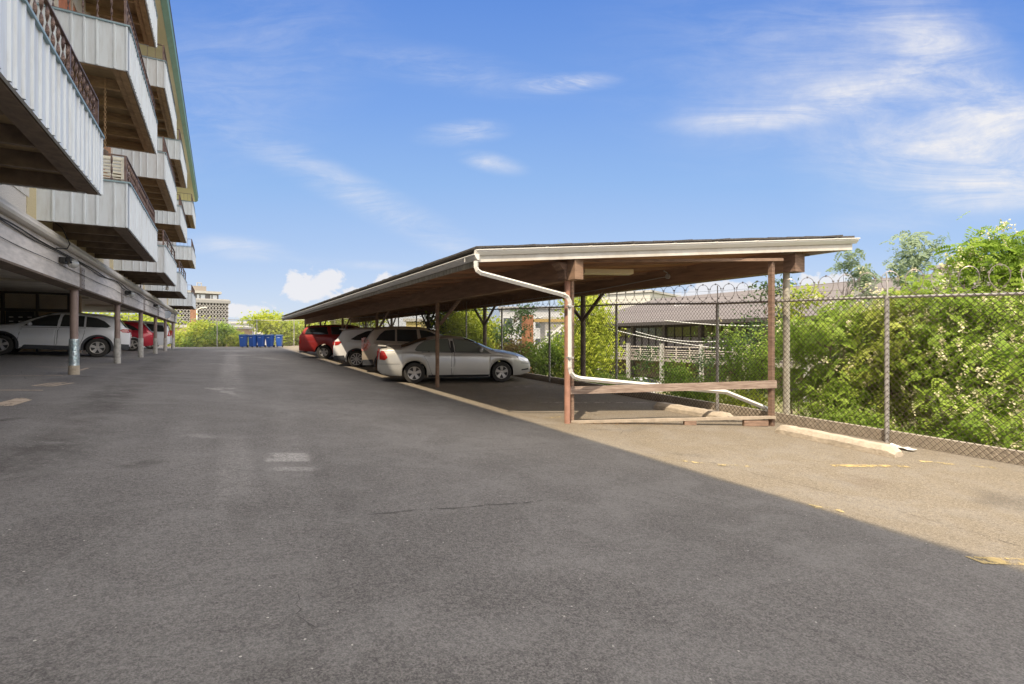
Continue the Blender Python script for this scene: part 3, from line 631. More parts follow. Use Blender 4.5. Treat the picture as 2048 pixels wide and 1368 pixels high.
# shingles: a slightly wavy edge of several overlapping tabs
b = MB(); slab(b, VL - .04, VR + .0, -.04, .04, .215, .25)
rnd = random.Random(3); v = VL - .05
while v < VR - .3:
    v2 = v + rnd.uniform(.28, .34); o = rnd.uniform(-.012, .012)
    b.hexa([(v, NE(v) - .07 + o, hb(v) + .235), (v2 - .01, NE(v2) - .07 + o, hb(v2) + .235), (v2 - .01, NE(v2) + .3, hb(v2) + .235), (v, NE(v) + .3, hb(v) + .235)] + [(v, NE(v) - .07 + o, hb(v) + .262 + o * .5), (v2 - .01, NE(v2) - .07 + o, hb(v2) + .262 - o * .5), (v2 - .01, NE(v2) + .3, hb(v2) + .262), (v, NE(v) + .3, hb(v) + .262)]); v = v2
u = NE(VL)
while u < FE(VL):
    u2 = u + rnd.uniform(.28, .34); o = rnd.uniform(-.01, .01)
    b.box(VL - .075 + o, VL + .3, u, u2 - .01, hb(VL) + .222 + o * .3, hb(VL) + .250 + o); u = u2
# ridge-cap bumps along the edge
b.build('shingles', M_SHING, cpt0)
def alongend(b, v0, v1, off, z0, z1, th):
    b.hexa([(v0, NE(v0) + off, hb(v0) + z0), (v1, NE(v1) + off, hb(v1) + z0), (v1, NE(v1) + off + th, hb(v1) + z0), (v0, NE(v0) + off + th, hb(v0) + z0),
            (v0, NE(v0) + off, hb(v0) + z1), (v1, NE(v1) + off, hb(v1) + z1), (v1, NE(v1) + off + th, hb(v1) + z1), (v0, NE(v0) + off + th, hb(v0) + z1)])
b = MB(); alongend(b, VL, VR, .0, .0, .12, .04); b.build('rake_board', M_WHITEG, cpt0)
# K-profile gutter on the near end and on the aisle side
def kprofile(z): return [(0, z + .0), (-.03, z + .0), (-.075, z + .055), (-.075, z + .075), (-.095, z + .08), (-.095, z + .095), (0, z + .095)]
b = MB(); pr = kprofile(.11)
vs = [(v, NE(v) - .002 + o, hb(v) + z) for v in (VL - .06, VR + .04) for (o, z) in pr]; n = len(pr)
b.add(vs, [(i, n + i, n + (i + 1) % n, (i + 1) % n) for i in range(n)] + [tuple(range(n)), tuple(range(n, 2 * n))[::-1]]); b.build('end_gutter', M_WHITE, cpt0)
b = MB(); pr = [(o, z) for o, z in kprofile(.03)]
vs = [(VL - .002 + o * 1.1, u, hb(VL) + z) for u in (NE(VL) - .06, FE(VL)) for (o, z) in pr]
b.add(vs, [(i, (i + 1) % n, n + (i + 1) % n, n + i) for i in range(n)] + [tuple(range(n))[::-1], tuple(range(n, 2 * n))]); b.box(VL - .102, VL - .10, NE(VL) + .3, NE(VL) + .34, 1.33, 1.42)
b.build('side_gutter', M_WHITE, cpt0)
b = MB(); b.box(VL, VL + .035, NE(VL) + .04, FE(VL), hb(VL) - .06, hb(VL) + .12); b.build('fascia_board', mat('dirty_fascia', (.40, .36, .29), .8, var=.5, scale=5, stretch=(1, 2.5, 1)), cpt0)
b = MB(); b.box(VR - .05, VR, NE(VR) + .05, FE(VR), hb(VR), hb(VR) + .18); b.build('back_fascia', M_WHITEG, cpt0)
# beams
PV, BV = 5.44, 9.25
b = MB(); b.box(PV - .09, PV + .09, NE(PV) + .06, FE(PV) - .3, 1.034, hb(PV) + .058); b.build('beam', M_BEAMW, cpt0)
b = MB(); b.box(BV - .14, BV + .14, NE(BV) + .21, FE(BV) - .3, 1.247, hb(BV) + .058); bb2 = b.build('beam', M_BEAMW, cpt0)
b = MB(); b.box(BV - .145, BV + .145, NE(BV) + .19, NE(BV) + .42, 1.225, 1.56); b.build('beam_end', M_WOODR, bb2)
b = MB(); b.box(BV - .3, BV + .36, NE(BV) + .22, NE(BV) + .40, 1.548, 1.572); b.build('beam_shelf', M_DBROWN, cpt0)
pu = [7.50, 13.82, 20.3, 26.8, 33.3, 39.6]
# cross joists carrying the decking between the beams
for k in range(26):
    v0, v1 = VL + .1, VR - .1; du = 1.4 + 1.22 * k
    if NE(v1) + du > FE(v1) - .4: break
    b = MB(); b.hexa([(v0, NE(v0) + du, hb(v0) + .0), (v1, NE(v1) + du, hb(v1) + .0), (v1, NE(v1) + du + .045, hb(v1) + .0), (v0, NE(v0) + du + .045, hb(v0) + .0), (v0, NE(v0) + du, hb(v0) + .059), (v1, NE(v1) + du, hb(v1) + .059), (v1, NE(v1) + du + .045, hb(v1) + .059), (v0, NE(v0) + du + .045, hb(v0) + .059)])
    b.build('joist', M_BEAMW, cpt0)
for k, u in enumerate(pu):
    g = gz(PV, u); b = MB(); b.cyl(PV, u, g - .02, 1.034, .055, 18)
    po = b.build('post', M_REDPOST if k == 0 else M_BEAMW, cpt0)
    if k == 0:
        b = MB(); b.hexa([(PV - .13, u - .11, 1.05), (PV + .07, u - .11, 1.05), (PV + .07, u + .11, 1.05), (PV - .13, u + .11, 1.05), (PV - .15, u - .11, 1.22), (PV + .07, u - .11, 1.22), (PV + .07, u + .11, 1.22), (PV - .15, u + .11, 1.22)])
        b.hexa([(PV - .17, u - .12, 1.22), (PV + .08, u - .12, 1.22), (PV + .08, u + .12, 1.22), (PV - .17, u + .12, 1.22), (PV - .27, u - .12, 1.335), (PV + .08, u - .12, 1.36), (PV + .08, u + .12, 1.36), (PV - .27, u + .12, 1.335)]); b.build('bracket', M_WOODR, po)
    else:
        b = MB(); b.bar((PV + .08, u - .03, .42), (PV + .08, u - 1.45, 1.05), .045, .09); b.box(PV - .08, PV + .08, u - .1, u + .1, 1.034 - .03, 1.20) if False else None
        b.build('brace', M_WOOD, po)
wu = [5.8, 12.0, 18.4, 24.8, 31.2, 37.6]
for k, u in enumerate(wu):
    g = gz(BV, u); b = MB(); b.cyl(BV + .02, u, g - .02, 1.25, .06 if k == 0 else .075, 18); po = b.build('post', M_OFFW if k == 0 else M_DBROWN, cpt0)
    if k:
        for sgn in (-1, 1):
            b = MB(); b.bar((BV, u + sgn * .04, .55), (BV, u + sgn * .92, 1.26), .05, .09); b.build('brace', M_DBROWN, po)
# timber frame closing the near end
fz = lambda v: NE(v) + .12
def pe(x, y, v): return pv(x, y, v)
q0, q1 = (5.56, 7.53), (8.66, 5.70)
b = MB(); g = gz(*q0); b.box(q0[0] - .03, q0[0] + .03, q0[1] - .03, q0[1] + .03, g - .01, 1.36); b.build('end_stud', M_WOOD, cpt0)
b = MB(); g = gz(*q1); b.box(q1[0] - .04, q1[0] + .04, q1[1] - .04, q1[1] + .04, g - .02, 1.44); b.build('end_stud', M_WOODR, cpt0)
def rail(name, x0, y0, x1, y1, h, m, dep=.0, wd=.045, ext0=0, ext1=0):
    a = pv(x0, y0, q0[0]); c = pv(x1, y1, q1[0]); a = Vector((q0[0], q0[1], a.z)); c = Vector((q1[0], q1[1], c.z)); d = (c - a).normalized()
    nrm = Vector((d.y, -d.x, 0)) * dep
    b = MB(); b.bar(a - d * ext0 + nrm, c + d * ext1 + nrm, wd, h); return b.build(name, m, cpt0)
M_GRAIN = mat('grained_rail', (.40, .31, .25), .75, col2=(.22, .155, .12), scale=3.5, stretch=(1.2, 1.2, 16), bump=.4, lo=.38, hi=.62)
rail('waist_rail', 1139, 779.5, 1549, 768.5, .135, M_GRAIN, .055, ext0=.03, ext1=.06)
rail('top_batten', 1143, 523, 1549, 519.5, .05, M_WOOD, .055, ext0=.0, ext1=.18)
rail('sill_rail', 1139, 842, 1549, 834.5, .045, mat('pale_sill', (.45, .37, .28), .8, var=.3, scale=6), .05, wd=.09, ext0=.02, ext1=.04)
for (xa, xb, hh) in ((1368, 1392, .075), (1489, 1538, .10)):
    a = pv(xa, 846, 7.3); t0 = (xa - 1139) / (1549 - 1139); t1 = (xb - 1139) / (1549 - 1139)
    A = Vector((*q0, 0)).lerp(Vector((*q1, 0)), t0); C = Vector((*q0, 0)).lerp(Vector((*q1, 0)), t1); g = gz(A.x, A.y); nrm = (C - A).normalized(); off = Vector((nrm.y, -nrm.x, 0)) * .05
    b = MB(); b.bar(A + off + Vector((0, 0, g + hh / 2)), C + off + Vector((0, 0, g + hh / 2)), .09, hh); b.build('sleeper_block', M_WOOD, cpt0)
# strip light, junction box and conduit under the roof
p = px(1215, 533, 10.3); b = MB(); ang = math.atan2(-.461, 1); Mx = Matrix.Translation((p.x, p.y, 0)) @ Matrix.Rotation(ang, 4, 'Z')
b.box(-.50, .50, -.13, .13, 1.29, 1.385, Mx); b.build('strip_light', mat('cream_fixture', (.62, .55, .36), .5), cpt0, bevel=.015)
p = pv(1336, 552.7, 9.09); b = MB(); b.lathe([(-.03, 0), (-.03, .06), (.03, .06), (.03, 0)], (0, 0, 0), 'y', 14)
b.v = [(p.x + yy, p.y + xx, p.z + zz) for xx, yy, zz in b.v]
b.tube([(9.08, p.y, p.z + .04), (9.07, p.y, 1.53), (8.9, p.y - .05, 1.56)], .012, 6)
b.tube([(9.09, p.y + .03, p.z), (9.09, p.y + 3, p.z - .12), (9.09, p.y + 10, p.z - .14)], .012, 6); b.build('junction_box', mat('grey_conduit', (.42, .40, .38), .5), cpt0)
# downspout: from the gutter corner, down beside the post, under the rail and out to the fence
pts = [px(952, 522, 8.62), px(952, 534, 8.62), px(955, 541, 8.62), px(962, 546, 8.63), px(1128, 590, 8.98), px(1136, 595, 9.0), px(1140, 604, 9.0), px(1140, 735, 9.0), px(1142, 746, 9.0), px(1148, 753, 9.02), px(1160, 757, 9.05), px(1330, 773, 9.62), px(1452, 784, 9.75), px(1546, 822, 9.85)]
b = MB(); b.tube(pts, [.042] * len(pts), 4); ds = b.build('downspout', M_WHITE, cpt0)
for pl in ds.data.polygons: pl.use_smooth = False
for i_ in (4, 6, 7, 11):
    q_ = pts[i_]; d_ = (pts[i_ + 1] - pts[i_ - 1]).normalized(); b = MB(); b.tube([q_ - d_ * .018, q_ + d_ * .018], .0475, 4); b.build('joint_band', M_WHITEG, ds)
for hh in (.55, -.35):
    b = MB(); b.box(pts[6].x - .05, pts[6].x + .05, pts[6].y - .048, pts[6].y + .048, hh, hh + .03); b.build('strap', M_GALV, ds)
for k_ in range(9):
    v_ = VL + .35 + .68 * k_; b = MB(); b.hexa([(v_, NE(v_) - .100, hb(v_) + .19), (v_ + .03, NE(v_ + .03) - .100, hb(v_) + .19), (v_ + .03, NE(v_) + .01, hb(v_) + .20), (v_, NE(v_) + .01, hb(v_) + .20), (v_, NE(v_) - .100, hb(v_) + .212), (v_ + .03, NE(v_ + .03) - .100, hb(v_) + .212), (v_ + .03, NE(v_) + .01, hb(v_) + .222), (v_, NE(v_) + .01, hb(v_) + .222)]); b.build('gutter_hanger', M_WHITEG, cpt0)
# ================================================================== FENCES
VF = 9.07
rail_pts = [(-12, .10), (2.46, .58), (4.04, .649), (7.0, .723), (10.07, .886), (13.2, .967), (16.5, 1.08), (21.4, 1.24), (30, 1.42), (40, 1.58), (50.6, 1.66)]
def rz(u): return float(np.interp(u, [a for a, _ in rail_pts], [c for _, c in rail_pts]))
fn = empty('chain_link_fence', (VF, 20, gz(VF, 20)), 'rusty chain link fence running along the right edge of the lot behind the carport', 'fence')
pus = [4.04 + 3.14 * k for k in range(-5, 15)]
for u in pus:
    g = gz(VF, u); b = MB(); b.cyl(VF, u, g - .05, rz(u) + .02, .033, 12); po = b.build('post', M_GALV, fn)
    b = MB(); b.tube([(VF, u - .01, rz(u)), (VF + .03, u + .02, rz(u) + .38)], .011, 6); b.build('barb_arm', M_GALV, po)
b = MB(); b.tube([(VF, u, rz(u)) for u in np.linspace(-12, 50.6, 70)], .021, 8); b.build('top_rail', M_GALV, fn)
def chainlink(b, pos, L, pitch, r):
    """pos(s, t) gives the place at length s along the fence, t 0 (bottom) to 1 (top)"""
    H = 2.25; n = int(L / pitch)
    for sgn in (-1, 1):
        for i in range(-int(H / pitch) - 1, n + int(H / pitch) + 1):
            s0 = i * pitch; s1 = s0 + sgn * H * .92
            if sgn < 0: s0, s1 = s0 + 0, s0 - H * .92
            t0, t1 = 0., 1.
            lo, hi = min(s0, s1), max(s0, s1)
            if hi <= 0 or lo >= L: continue
            def clipt(s): return (s - s0) / (s1 - s0)
            if sgn > 0:
                if s0 < 0: t0 = clipt(0)
                if s1 > L: t1 = clipt(L)
            else:
                if s0 > L: t0 = clipt(L)
                if s1 < 0: t1 = clipt(0)
            pts = [pos(s0 + (s1 - s0) * t, t) for t in (t0, (t0 + t1) / 2, t1)]
            off = .004 * sgn; pts = [p + Vector((off if abs(pts[0].x - pts[-1].x) < .02 else 0, 0, 0)) for p in pts]
            b.tube(pts, r, 3, False)
b = MB(); L = 62.0
def fpos(s, t):
    u = -12 + s; g = gz(VF, u) + .01; return Vector((VF - .03, u, g + (rz(u) + .05 - g) * t))
chainlink(b, fpos, L, .085, .0040); b.build('chain_link_mesh', M_WIRE, fn)
rw = MB(); s = 0.0
def rwpt(u, ph):
    return Vector((VF + .06 + .07 * math.sin(ph), u - .165 * math.sin(ph), rz(u) + .21 + .20 * math.cos(ph)))
pts = []; ph = 0; u = -8.0
while u < 47: pts.append(rwpt(u, ph)); ph += math.pi / 9; u += .325 / 18
rw.tube(pts, .0052, 3, False)
k = 0
for i in range(0, len(pts) - 1, 3):
    d = (pts[i + 1] - pts[i]).normalized(); c = pts[i]; sd = Vector((0, -d.z, d.y)).normalized() * .016
    rw.add([c - d * .022 - sd, c + d * .022 + sd, c + sd * .2, c - d * .022 + sd, c + d * .022 - sd], [(0, 2, 4), (1, 2, 3)])
rw.build('razor_wire', M_RAZOR, label='coil of razor wire stretched along the top of the long right hand fence', cat='razor wire')
for dz_ in (.14, .27):
    b = MB(); b.tube([(VF + .06, u, rz(u) + dz_ + .01 * math.sin(u * 3)) for u in np.linspace(-8, 48, 90)], .0022, 3, False); b.build('barbed_strand', M_WIRE, fn)
# fence across the far end of the lot
E0 = px(349, 697, 42.3); E1 = px(640, 690, 48.0); ed = (E1 - E0); ed.z = 0; EL_ = ed.length; ed.normalize()
E0 = E0 - ed * 16; EL_ += 16
ef = empty('chain_link_fence', (E0.x, E0.y, gz(E0.x, E0.y)), 'pale chain link fence across the far end of the lot in front of the bushes', 'fence')
def epos(s, t):
    p = E0 + ed * s; g = gz(p.x, min(p.y, 49)) ; return Vector((p.x, p.y, g + 2.35 * t))
sp = 16 % 3.05
k = 0
while sp < EL_ + 6:
    p = E0 + ed * sp; g = gz(p.x, p.y); b = MB(); b.cyl(p.x, p.y, g - .4, g + 2.4, .035, 8); b.build('post', M_GALV, ef); sp += 3.05
b = MB(); b.tube([epos(s, 1) for s in np.linspace(0, EL_ + 5, 30)], .025, 6); b.build('top_rail', M_GALV, ef)
b = MB(); chainlink(b, epos, EL_ + 5, .16, .0035); b.build('chain_link_mesh', M_GALV, ef)
# ================================================================== SMALL THINGS ON THE LOT
def wheelstop(a, c, label):
    a = Vector(a); c = Vector(c); mid = (a + c) / 2; rzv = math.atan2((c - a).y, (c - a).x); L = 1.83
    prof = [(-.115, .0), (-.11, .07), (-.065, .135), (.065, .14), (.11, .07), (.12, 0)]; n = len(prof); b = MB(); vs = []; rr = random.Random(int(mid.x * 100)); st = 22
    for i in range(st + 1):
        x = -L / 2 + L * i / st; e = 1.0 if 0 < i < st else .55
        for (y, z) in prof: vs.append((x + (0 if 0 < i < st else 0), y * (.9 if e < 1 else 1) + rr.uniform(-.004, .004), max(0, z * e + (rr.uniform(-.008, .004) if z > 0 else 0))))
    b.add(vs, [(i * n + k, i * n + k + 1, (i + 1) * n + k + 1, (i + 1) * n + k) for i in range(st) for k in range(n - 1)], False)
    b.add(vs[:n], [tuple(range(n))[::-1]]); b.add(vs[-n:], [tuple(range(n))]); b.add([vs[0], vs[n - 1], vs[-1], vs[-n]], [(0, 1, 2, 3)])
    o = b.build('wheel_stop', M_CONC, label=label, cat='wheel stop', group='concrete wheel stops along the fence')
    o.location = (mid.x, mid.y, gz(mid.x, mid.y) + .002); sl = (gz(c.x, c.y) - gz(a.x, a.y)) / (c - a).length; o.rotation_euler = (0, -math.atan(sl), rzv); return o
wheelstop(pg(1576, 868), pg(1772, 909), 'chipped concrete wheel stop in full sun beside the foot of the fence')
wheelstop(pg(1315, 816), pg(1462, 842), 'concrete wheel stop half in shadow just inside the end of the carport')
p = pg(1802, 899); b = MB(); rr = random.Random(4); vs = []
for j in range(4):
    for i in range(7): vs.append((p.x - .05 + .05 * j + rr.uniform(-.01, .01), p.y - .16 + .055 * i, gz(p.x, p.y) + .01 + abs(rr.gauss(0, .016))))
b.add(vs, [(j * 7 + i, j * 7 + i + 1, (j + 1) * 7 + i + 1, (j + 1) * 7 + i) for j in range(3) for i in range(6)]); o = b.build('crumpled_paper', M_WHITE, label='crumpled white paper lying at the foot of the fence by the sunlit wheel stop', cat='litter')
sm = o.modifiers.new('solid', 'SOLIDIFY'); sm.thickness = .003
# fallen leaves along the sill
rr = random.Random(9); b = MB()
for i in range(420):
    t = abs(rr.gauss(.18, .22)) % 1; c = Vector((*q0, 0)).lerp(Vector((*q1, 0)), t); c.x += rr.gauss(0, .12) + .02; c.y += rr.gauss(-.10, .07); z = gz(c.x, c.y) + .006 + rr.random() * .012; a = rr.uniform(0, 6.3); s_ = rr.uniform(.006, .016)
    dx_, dy_ = math.cos(a) * s_, math.sin(a) * s_; b.add([(c.x - dx_, c.y - dy_, z), (c.x + dy_, c.y - dx_, z + .005), (c.x + dx_, c.y + dy_, z), (c.x - dy_, c.y + dx_, z + .003)], [(0, 1, 2, 3)])
b.build('leaf_litter', mat('dead_leaf', (.32, .20, .10), .9, var=.5, scale=20), kind='stuff', label='dry leaf litter gathered along the timber sill', cat='leaf litter')
# blue recycling bins
def make_bin():
    root = empty('recycling_bin', (0, 0, 0), 'x', 'bin', 'blue recycling bins at the far end of the lot')
    M_BIN = mat('blue_plastic', (.03, .10, .38), .45, var=.15, scale=2)
    b = MB(); b.hexa([(-.18, -.25, .07), (.18, -.25, .07), (.18, .25, .07), (-.18, .25, .07), (-.235, -.32, .95), (.235, -.32, .95), (.235, .32, .95), (-.235, .32, .95)]); b.box(-.25, .25, -.34, .34, .93, .98); b.build('body', M_BIN, root, world=False, bevel=.02)
    b = MB(); b.hexa([(-.26, -.37, .982), (.26, -.37, .982), (.26, .35, .982), (-.26, .35, .982), (-.22, -.30, 1.06), (.22, -.30, 1.06), (.22, .30, 1.08), (-.22, .30, 1.08)]); b.build('lid', mat('dark_blue_lid', (.02, .06, .17), .45), root, world=False, bevel=.015)
    b = MB(); b.tube([(-.25, .37, .97), (-.25, .43, .99), (.25, .43, .99), (.25, .37, .97)], .016, 6); b.build('handle', M_BIN, root, world=False)
    for sx in (-.21, .21):
        b = MB(); b.lathe([(-.03, 0), (-.03, .1), (.03, .1), (.03, 0)], (0, 0, 0), 'y', 16); b.v = [(sx + y_, .26 + x_, .10 + z_) for x_, y_, z_ in b.v]; b.build('wheel', M_BLACK, root, world=False)
    b = MB(); b.box(-.09, .09, -.312, -.306, .80, .84, Matrix.Rotation(0, 4, 'X')); b.v = [(x_, y_ - .004, z_) for x_, y_, z_ in b.v]; b.build('label_plate', mat('pale_label', (.5, .55, .62), .6), root, world=False)
    return root
bin0 = None
for i, (x, lb) in enumerate(zip((487, 506, 522.5, 540, 558.5), ('blue recycling bin at the left end of the row of five', 'second blue recycling bin from the left, beside the leftmost one', 'blue recycling bin in the middle of the row of five', 'second blue recycling bin from the right in the row', 'blue recycling bin at the right end of the row nearest the carport, turned a little'))):
    o = bin0 if False else (copy_tree(bin0) if bin0 else make_bin())
    if not bin0: bin0 = o
    p = px(x, 694, 42.0 + .35 * i); o.location = (p.x, p.y, gz(p.x, p.y)); o.rotation_euler = (0, 0, -TH + R((3, -4, 2, -2, 14)[i])); o['label'] = lb
# ================================================================== VEHICLES
def lerp_pts(pts, x): return float(np.interp(x, [p[0] for p in pts], [p[1] for p in pts]))
def smooth_pts(pts, x, r=.035): return (lerp_pts(pts, x - r) + 2 * lerp_pts(pts, x) + lerp_pts(pts, x + r)) / 4
M_TYRE = mat('tyre_rubber', (.045, .042, .038), .85, var=.3, scale=20)
M_RIM = mat('alloy_rim', (.50, .47, .43), .35, metal=.7, var=.1)
M_RIMD = mat('rim_backing', (.05, .05, .05), .6)
M_CLAD = mat('charcoal_cladding', (.055, .058, .065), .65)
M_UNDER = mat('underbody', (.015, .015, .015), .95)
M_GLS = glassmat('tinted_car_glass', (.030, .034, .034), .03)
M_GLG = glassmat('lit_tint_car_glass', (.15, .165, .14), .04)  # greenish reflection and lit interior are put into the base colour
M_TAIL = mat('tail_lamp_red', (.42, .025, .02), .2, coat=.6, var=.2)
M_TAILW = mat('tail_lamp_clear', (.75, .60, .56), .2, coat=.6, var=.5, scale=9, col2=(.6, .12, .08))
M_HEAD = mat('headlamp_glass', (.80, .83, .88), .12, coat=.8, var=.2)
M_TRIMK = mat('black_trim', (.02, .02, .02), .5)
def paint(name, c, metal=.35, rough=.35): return mat(name, c, rough, metal=metal, var=.05, scale=1.5, coat=.7)
class Body:
    def __init__(s, sp): s.sp = sp; s.W = sp['W'] / 2; s.L = sp['L']
    def section(s, x):
        sp = s.sp; L = s.L; zt = smooth_pts(sp['top'], x); zb = smooth_pts(sp['bot'], x); zbelt = min(smooth_pts(sp['belt'], x), zt - .03)
        w_ = s.W; rr_, fr_ = sp.get('rt', .45), sp.get('ft', 1.0)
        if x < rr_: w_ *= 1 - sp.get('ra', .13) * (1 - x / rr_) ** 2.4
        if x > L - fr_: w_ *= 1 - sp.get('fa', .24) * (1 - (L - x) / fr_) ** 2.2
        for xw in sp['wx']:
            d = abs(x - xw); Ra = sp['Ra']
            if d < Ra: zb = max(zb, sp['r'] + math.sqrt(max(0, Ra * Ra - d * d)))
        zb = min(zb, zbelt - .06); hh = zbelt - zb; g = max(.02, zt - zbelt); c = min(.085, g * .55); tum = sp.get('tum', .30)
        P = [(w_ * .78, zb), (w_ * .955, zb + .0), (w_ * .985, zb + .04 * min(1, hh / .5)), (w_, zb + hh * .30), (w_ * 1.0, zb + hh * .58), (w_ * .99, zb + hh * .80), (w_ * .972, zb + hh * .93), (w_ * .945, zbelt)]
        yb = w_ * .94; yr = yb - tum * (g - c) - .02
        for t in (.12, .45, .8, 1.0): P.append((yb + (yr - yb) * t - .0 + .018 * math.sin(math.pi * t), zbelt + (g - c) * t))
        for q in (.08, .22, .42, .68, 1.0): P.append((yr * (1 - q), zbelt + g - c + c * (1 - (1 - q) ** 2.6)))
        return P
    def y_at(s, x, z):
        P = s.section(x); return float(np.interp(z, [p[1] for p in P[1:]], [p[0] for p in P[1:]]))
    def z_at(s, x, y):
        P = s.section(x)[10:]; P = P[::-1]; return float(np.interp(abs(y), [p[0] for p in P], [p[1] for p in P]))
    def mesh(s):
        sp = s.sp; L = s.L; xs = set(np.linspace(0, L, 64)); xs |= set(np.linspace(0, .3, 12)) | set(np.linspace(L - .35, L, 12))
        for xw in sp['wx']: xs |= set(xw + sp['Ra'] * math.cos(a) for a in np.linspace(0, math.pi, 19)) | {xw - sp['Ra'] - .004, xw + sp['Ra'] + .004}
        for p in sp['top']: xs.add(p[0])
        xs = sorted(x for x in xs if 0 <= x <= L); out = [xs[0]]
        for x in xs[1:]:
            if x - out[-1] > .003: out.append(x)
        b = MB(); vs = []; n = None
        for x in out:
            P = s.section(x); ring = [(x, y, z) for y, z in P] + [(x, -y, z) for y, z in P[:-1][::-1]]; n = len(ring); vs += ring
        fs = [(i * n + k, i * n + k + 1, (i + 1) * n + k + 1, (i + 1) * n + k) for i in range(len(out) - 1) for k in range(n - 1)]
        b.add(vs, fs, True); b.add(vs[:n], [tuple(range(n))]); b.add(vs[-n:], [tuple(range(n))[::-1]])
        return b, vs, n, len(out)
def patch(body, poly, off, side, b, nx=18, nz=5):
    xs = np.linspace(min(p[0] for p in poly), max(p[0] for p in poly), nx); eps = 1e-4; vs = []; m = len(poly)
    for i, x in enumerate(xs):
        xx = clampf(x, xs[0] + eps, xs[-1] - eps); zz = []
        for k in range(m):
            (x0, z0), (x1, z1) = poly[k], poly[(k + 1) % m]
            if (x0 - xx) * (x1 - xx) <= 0 and x0 != x1: zz.append(z0 + (z1 - z0) * (xx - x0) / (x1 - x0))
        lo, hi = min(zz), max(zz)
        for j in range(nz):
            z = lo + (hi - lo) * j / (nz - 1); y = body.y_at(xx, z) + off; vs.append((x, side * y, z))
    fs = [(i * nz + j, i * nz + j + 1, (i + 1) * nz + j + 1, (i + 1) * nz + j) for i in range(nx - 1) for j in range(nz - 1)]
    if side < 0: fs = [f[::-1] for f in fs]
    return b.add(vs, fs, True)
def shrink(poly, d):
    cx_ = sum(p[0] for p in poly) / len(poly); cz_ = sum(p[1] for p in poly) / len(poly); r_ = []
    wx_ = max(p[0] for p in poly) - min(p[0] for p in poly); wz_ = max(p[1] for p in poly) - min(p[1] for p in poly)
    return [(cx_ + (p[0] - cx_) * (1 - 2 * d / wx_), cz_ + (p[1] - cz_) * (1 - 2 * d / wz_)) for p in poly]
def topglass(body, x0, x1, frac, off, n=10, m=9):
    b = MB(); vs = []
    for i in range(n + 1):
        x = x0 + (x1 - x0) * i / n; sl = (smooth_pts(body.sp['top'], x + .02) - smooth_pts(body.sp['top'], x - .02)) / .04; ln = math.hypot(1, sl)
        yr = body.section(x)[11][0] * frac
        for k in range(m + 1):
            y = -yr + 2 * yr * k / m; vs.append((x - sl / ln * off, y, body.z_at(x, y) + off / ln))
    b.add(vs, [(i * (m + 1) + k, (i + 1) * (m + 1) + k, (i + 1) * (m + 1) + k + 1, i * (m + 1) + k + 1) for i in range(n) for k in range(m)], True); return b
